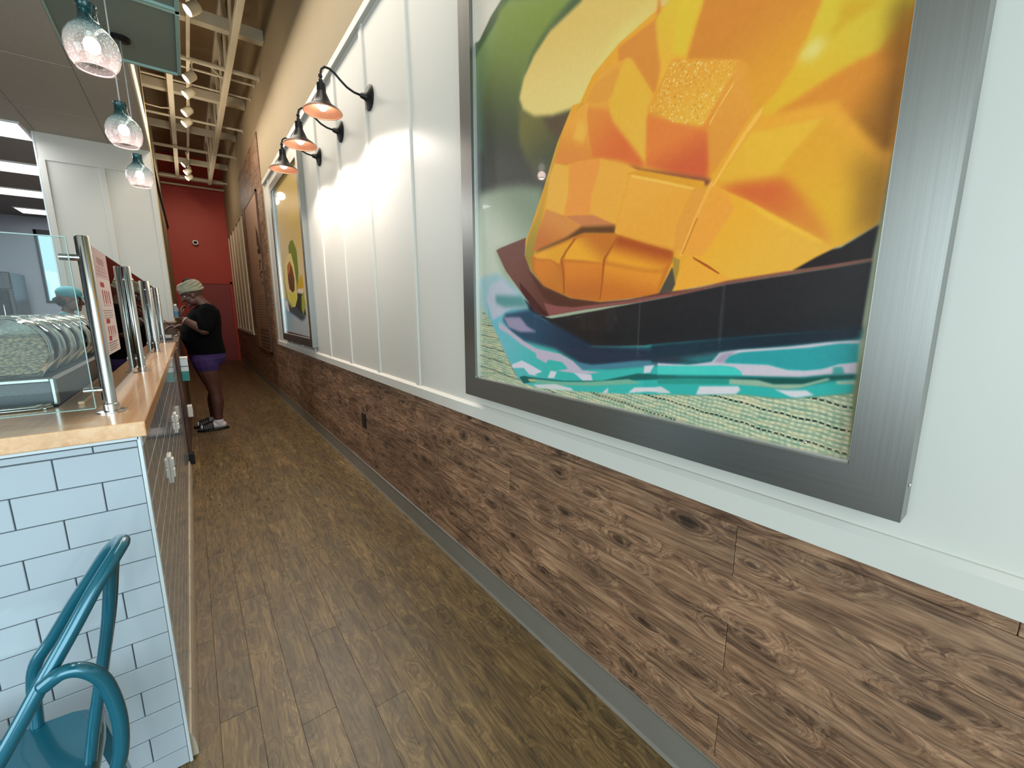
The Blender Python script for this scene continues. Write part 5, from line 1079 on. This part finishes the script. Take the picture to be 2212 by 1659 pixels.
for s in (1, -1):
    sh = 0.0 if s == 1 else 0.03
    pts = [F(0.02, s*0.095, 0.80), F(0.005, s*0.10, 0.68), F(-0.02, s*0.10, 0.53), F(-0.035, s*0.10, 0.42), F(-0.04+sh, s*0.10, 0.33), F(-0.03+sh, s*0.10, 0.18), F(-0.03+sh, s*0.10, 0.085)]
    limb(b, pts, [0.125, 0.108, 0.074, 0.062, 0.064, 0.047, 0.043]); LEGS.append((s, sh))
    limb(b, [F(-0.06+sh, s*0.10, 0.05), F(0.03+sh, s*0.102, 0.055), F(0.115+sh, s*0.106, 0.042)], [0.036, 0.038, 0.030])
LS, LE, LW = F(-0.05, 0.20, 1.365), F(0.0, 0.27, 1.165), F(0.175, 0.185, 1.29)
RS, RE, RW = F(-0.05, -0.20, 1.365), F(0.03, -0.26, 1.165), F(0.215, -0.14, 1.20)
limb(b, [LS, LS.lerp(LE, 0.5), LE], [0.072, 0.064, 0.052]); limb(b, [LE, LE.lerp(LW, 0.4), LW], [0.052, 0.048, 0.031])
limb(b, [RS, RS.lerp(RE, 0.5), RE], [0.072, 0.064, 0.052]); limb(b, [RE, RE.lerp(RW, 0.4), RW], [0.052, 0.047, 0.031])
hand(b, F, LW, F(0.185, 0.115, 1.44), 1, 0.42, 1.0, normal=tuple(F.f)); hand(b, F, RW, F(0.34, -0.115, 1.205), -1, 0.55, 1.0)
one_skin(b.build('body', SK, cu, True), 0.0055, 2)
eyes(P, RR, cu)
# clothes follow the body a little outside it
m = MB(); m.rings(eR([(a, z, ra+0.014, rl+0.014) for a, z, ra, rl in [(-0.005, 0.895, 0.172, 0.212)]+TOR[2:9]] + [(-0.045, 1.448, 0.072, 0.078)]))
for S_, E_ in ((LS, LE), (RS, RE)): limb(m, [S_+Vector((0, 0, 0.012)), S_.lerp(E_, 0.5), S_.lerp(E_, 0.80)], [0.086, 0.083, 0.080])
one_skin(m.build('t_shirt', mat('black_cotton', (7, 7, 9), 0.95, var=0.12, vscale=20, spec=0.1), cu, True), 0.008, 3)
m = MB(); m.rings(eR([(-0.015, 0.775, 0.150, 0.20), (-0.01, 0.84, 0.178, 0.218), (-0.005, 0.93, 0.178, 0.222)]))
for s, sh in LEGS: limb(m, [F(0.02, s*0.095, 0.83), F(0.012, s*0.098, 0.755)], [0.135, 0.128])
sho = m.build('shorts', mat('purple_jersey', (52, 32, 88), 0.85, var=0.1, vscale=12), cu, True); one_skin(sho, 0.008, 2)
m = MB()
# headwrap: bands wound round the head with a knot on top
wc = P(-0.020, 0, 0.075); m.ball(wc, 0.112, 0.093, 0.070, 24, 12, RR)
for k in range(5):
    dz = -0.030+0.022*k; rr_ = 1.0-0.10*k*k/9
    m.tube([P(-0.018+0.112*rr_*math.cos(th), 0.094*rr_*math.sin(th), 0.070+dz+0.012*math.sin(2*th+k)) for th in [2*math.pi*i/28 for i in range(28)]], 0.0135, 8, closed=True)
hw = m.build('headwrap', mat('grey_green_cloth', (142, 140, 120), 0.9, var=0.22, vscale=26, bump=0.4, bscale=70), cu, True); one_skin(hw, 0.005, 1)
m = MB(); kc = P(-0.035, 0, 0.150)
for k in range(3): m.tube([kc+RR @ Vector((0.026*math.cos(t_)*(1-0.2*k), 0.024*math.sin(t_)*(1-0.2*k), 0.010*k)) for t_ in [2*math.pi*i/16 for i in range(16)]], 0.009, 8, closed=True)
m.build('knot', mat('dark_headwrap_knot', (58, 50, 46), 0.9, var=0.2, vscale=30), hw, True)
m = MB(); d = (LW-LE).normalized(); u = d.orthogonal().normalized(); v = d.cross(u); c0 = LE.lerp(LW, 0.88)
m.tube([c0+(u*math.cos(t_)+v*math.sin(t_))*0.037 for t_ in [2*math.pi*i/24 for i in range(24)]], 0.006, 8, closed=True); m.build('bracelet', mat('pale_bracelet', (206, 196, 190), 0.3, 0.4), cu, True)
for s, sh in LEGS:
    m = MB(); limb(m, [F(-0.03+sh, s*0.10, 0.105), F(-0.035+sh, s*0.10, 0.07)], [0.050, 0.047]); limb(m, [F(-0.065+sh, s*0.10, 0.055), F(0.03+sh, s*0.102, 0.060), F(0.118+sh, s*0.106, 0.047)], [0.040, 0.043, 0.034])
    one_skin(m.build('sock', mat('white_sock', (214, 208, 214), 0.9, var=0.04) if 'white_sock' not in bpy.data.materials else bpy.data.materials['white_sock'], cu, True), 0.006, 2)
    sl = MB(); out = []
    for t_ in [2*math.pi*i/24 for i in range(24)]:
        ca, sa = math.cos(t_), math.sin(t_); q = F(0.028+sh+0.155*ca, s*0.104+(0.050+0.008*ca)*sa, 0); out.append((q.x, q.y))
    sl.prism(out, 0.001, 0.026, 'z'); so = sl.build('slide_sole', BLACKP, cu); bv = so.modifiers.new('soft', 'BEVEL'); bv.width = 0.005; bv.segments = 2
    st = MB()
    for k in range(5):
        aa = 0.035+sh+0.02*k; st.tube([F(aa, s*0.104+0.056*math.cos(math.pi*i/10), 0.022+(0.086-0.007*k)*math.sin(math.pi*i/10)) for i in range(11)], 0.0125, 8)
    one_skin(st.build('strap', BLACKP, so, True), 0.005, 2)
# things in the customer's hands
t = thing('pen', F(0.30, -0.13, 1.25), 'thin pen held in the hand over the till counter', 'pen'); m = MB(); m.tube([F(0.285, -0.118, 1.205), F(0.345, -0.125, 1.275)], 0.0042, 8); m.build('barrel', BLACKP, t, True); m = MB(); m.tube([F(0.345, -0.125, 1.275), F(0.354, -0.126, 1.285)], [0.0042, 0.0012], 8); m.build('tip', WHITEP, t, True)
t = thing('water_bottle', F(0.205, 0.12, 1.36), 'small clear bottle with blue band held at the raised hand', 'bottle')
bx = F(0.222, 0.152, 1.30)
MB().lathe([(0.0, 0.0), (0.022, 0.0), (0.024, 0.01), (0.024, 0.105), (0.012, 0.125), (0.011, 0.14)], bx, n=18).build('body', thin_glass('bottle_plastic', (226, 236, 240), 1.4, 0.05, 0.25), t, True); MB().lathe([(0.0247, 0.025), (0.0247, 0.07)], bx, n=18).build('band', mat('blue_band', (70, 104, 136), 0.4), t, True); MB().lathe([(0.0125, 0.132), (0.0125, 0.15), (0.0, 0.151)], bx, n=14).build('cap', WHITEP, t, True, edge=40)

# worker behind the counter, in teal cap, looking to the right
F = Frame(-1.09, 6.9, 0.0)
wk_ = thing('person', (-1.09, 6.9, 0), 'worker in teal cap and teal shirt behind the jars, looking right', 'person'); b = MB()
TOR2 = [(0.0, 0.80, 0.11, 0.165), (0.0, 0.95, 0.115, 0.165), (0.0, 1.08, 0.11, 0.155), (0.0, 1.20, 0.12, 0.165), (-0.01, 1.29, 0.105, 0.165), (-0.015, 1.34, 0.075, 0.12), (-0.015, 1.37, 0.05, 0.06)]
b.rings(eR(TOR2)); limb(b, [F(-0.015, 0, 1.33), F(0.01, 0, 1.43)], [0.052, 0.05])
P, RR = head(b, F, 0.03, 0, 1.50, 0.12)
for s in (1, -1):
    limb(b, [F(0, s*0.085, 0.84), F(0.005, s*0.085, 0.48), F(-0.02, s*0.085, 0.32), F(-0.02, s*0.085, 0.08)], [0.095, 0.058, 0.054, 0.038]); limb(b, [F(-0.05, s*0.085, 0.045), F(0.12, s*0.09, 0.04)], [0.036, 0.03])
    S_, E_, W_ = F(-0.01, s*0.175, 1.295), F(-0.02, s*0.225, 1.04), F(0.12, s*0.16, 0.98); limb(b, [S_, E_], [0.052, 0.042]); limb(b, [E_, W_], [0.042, 0.027]); hand(b, F, W_, F(0.24, s*0.13, 0.93), s, 0.4)
one_skin(b.build('body', skin_mat('brown_skin', (118, 84, 72)), wk_, True), 0.0065, 2); eyes(P, RR, wk_)
TEALC = mat('teal_cap_cloth', (88, 160, 170), 0.85, var=0.05); m = MB(); m.rings(eR([(a, z, ra+0.013, rl+0.013) for a, z, ra, rl in TOR2[:6]]))
for s in (1, -1): limb(m, [F(-0.01, s*0.175, 1.305), F(0.01, s*0.20, 1.16)], [0.066, 0.062])
one_skin(m.build('shirt', mat('teal_shirt', (50, 116, 128), 0.9, var=0.08), wk_, True), 0.009, 2)
m = MB()
for s in (1, -1): limb(m, [F(0, s*0.085, 0.86), F(0.005, s*0.085, 0.48), F(-0.02, s*0.085, 0.10)], [0.108, 0.078, 0.062])
one_skin(m.build('trousers', BLACKP, wk_, True), 0.009, 2)
for s in (1, -1):
    m = MB(); limb(m, [F(-0.06, s*0.085, 0.04), F(0.03, s*0.088, 0.045), F(0.135, s*0.09, 0.038)], [0.040, 0.044, 0.037]); one_skin(m.build('shoe', BLACKP, wk_, True), 0.007, 2)
m = MB(); m.ball(P(-0.008, 0, 0.078), 0.110, 0.092, 0.078, 24, 12, RR); cp = m.build('cap', TEALC, wk_, True); one_skin(cp, 0.007, 1)
m = MB(); vis = []
for i in range(13):
    th = math.pi*(i/12-0.5); vis.append((0.085+0.085*math.cos(th), 0.074*math.sin(th)))
vs = [P(a, l, 0.060-1.2*max(0, a-0.07)**2*9-0.10*l*l*10) for a, l in vis]; n = len(vs); m.add([p for p in vs]+[p+Vector((0, 0, 0.005)) for p in vs], [tuple(range(n)), tuple(range(2*n-1, n-1, -1))]+[(i, (i+1) % n, n+(i+1) % n, n+i) for i in range(n)]); m.build('visor', TEALC, cp)
m = MB(); m.ball(P(-0.055, 0, -0.01), 0.062, 0.076, 0.075, 18, 12, RR); m.ball(P(-0.105, 0, -0.015), 0.035, 0.035, 0.035, 12, 8, RR); one_skin(m.build('hair', mat('dark_hair', (34, 22, 22), 0.7, var=0.2), wk_, True), 0.006, 1)

# ------------------------------------------------------------------ turquoise metal armchair
CHM = mat('turquoise_enamel', (26, 102, 122), 0.22, 0.25, var=0.06, vscale=10, coat=0.7)
ch = thing('metal_armchair', (-0.391, 1.143, 0), 'turquoise enamelled metal armchair in front of the tiled counter end', 'chair')
def chp(b, l, z): return (-0.391+b, 1.143+l, z)      # b: towards the back of the chair (+x), l: sideways, z up
def spline(pts, k=6):
    P = [Vector(p) for p in pts]; out = []
    for i in range(len(P)-1):
        p0, p1, p2, p3 = P[max(i-1, 0)], P[i], P[i+1], P[min(i+2, len(P)-1)]
        for s in range(k):
            t = s/k; out.append(0.5*((2*p1)+(p2-p0)*t+(2*p0-5*p1+4*p2-p3)*t*t+(3*p1-p0-3*p2+p3)*t**3))
    return out+[P[-1]]
side = [(0.228, 0.0, 0.898), (0.216, 0.042, 0.886), (0.190, 0.076, 0.852), (0.155, 0.105, 0.795), (0.113, 0.130, 0.728), (0.070, 0.146, 0.655), (0.022, 0.154, 0.580), (-0.030, 0.152, 0.510), (-0.070, 0.148, 0.446)]
far = side[1:6] + [(0.034, 0.149, 0.600), (0.022, 0.148, 0.530), (0.016, 0.146, 0.446)]
hoop = [chp(b, -l, z) for b, l, z in side[::-1]] + [chp(b, l, z) for b, l, z in far]
MB().tube(spline(hoop), 0.0125, 14).build('back_hoop', CHM, ch, True)
for s in (-1,):
    MB().tube(spline([chp(0.115, s*0.142, 0.728), chp(0.145, s*0.146, 0.745), chp(0.172, s*0.147, 0.733), chp(0.193, s*0.146, 0.690), chp(0.201, s*0.144, 0.600), chp(0.188, s*0.142, 0.510), chp(0.150, s*0.138, 0.440)]), 0.0125, 14).build('arm_support', CHM, ch, True)
for l, r_ in ((-0.030, 0.0105), (0.036, 0.0085)):
    MB().tube(spline([chp(b, l, z) for b, z in ((0.216, 0.886), (0.206, 0.85), (0.188, 0.74), (0.162, 0.62), (0.140, 0.52), (0.124, 0.440))]), r_, 12).build('upright', CHM, ch, True)
sq = []
for i in range(32):
    th = 2*math.pi*i/32; c_, s_ = math.cos(th), math.sin(th); rr_ = 0.165/max(1e-6, (abs(c_)**5+abs(s_)**5)**0.2); q = chp(-0.030+rr_*c_, rr_*s_*0.92, 0); sq.append((q[0], q[1]))
cx_, cy_ = chp(-0.030, 0, 0)[:2]; m = MB(); vs = []
for k, z in ((0.0, 0.444), (0.55, 0.445), (0.86, 0.449), (0.97, 0.452), (1.0, 0.447), (1.0, 0.412)):
    vs += [(cx_+(x-cx_)*max(k, 0.001), cy_+(y-cy_)*max(k, 0.001), z) for x, y in sq]
m.add(vs, [(i*32+j, i*32+(j+1) % 32, (i+1)*32+(j+1) % 32, (i+1)*32+j) for i in range(5) for j in range(32)]); m.build('seat', CHM, ch, True, edge=50)
for sb in (-1, 1):
    for sl_ in (-1, 1):
        a = chp(-0.030+sb*0.140, sl_*0.130, 0.432); bpt = chp(-0.030+sb*0.190, sl_*0.175, 0.0); m = MB(); A = Vector(a); B = Vector(bpt)
        vs = []
        for p, w_ in ((A, 0.030), (B, 0.016)): vs += [p+Vector((w_*0.5, w_*0.5, 0)), p+Vector((-w_*0.5, w_*0.5, 0)), p+Vector((-w_*0.5, -w_*0.5, 0)), p+Vector((w_*0.5, -w_*0.5, 0))]
        m.add(vs, [(3, 2, 1, 0), (4, 5, 6, 7), (0, 1, 5, 4), (1, 2, 6, 5), (2, 3, 7, 6), (3, 0, 4, 7)]); m.build('leg', CHM, ch)
m = MB(); m.tube([chp(-0.195, -0.148, 0.24), chp(0.135, 0.148, 0.24)], 0.006, 8); m.tube([chp(-0.195, 0.148, 0.24), chp(0.135, -0.148, 0.24)], 0.006, 8); m.build('cross_brace', CHM, ch, True)
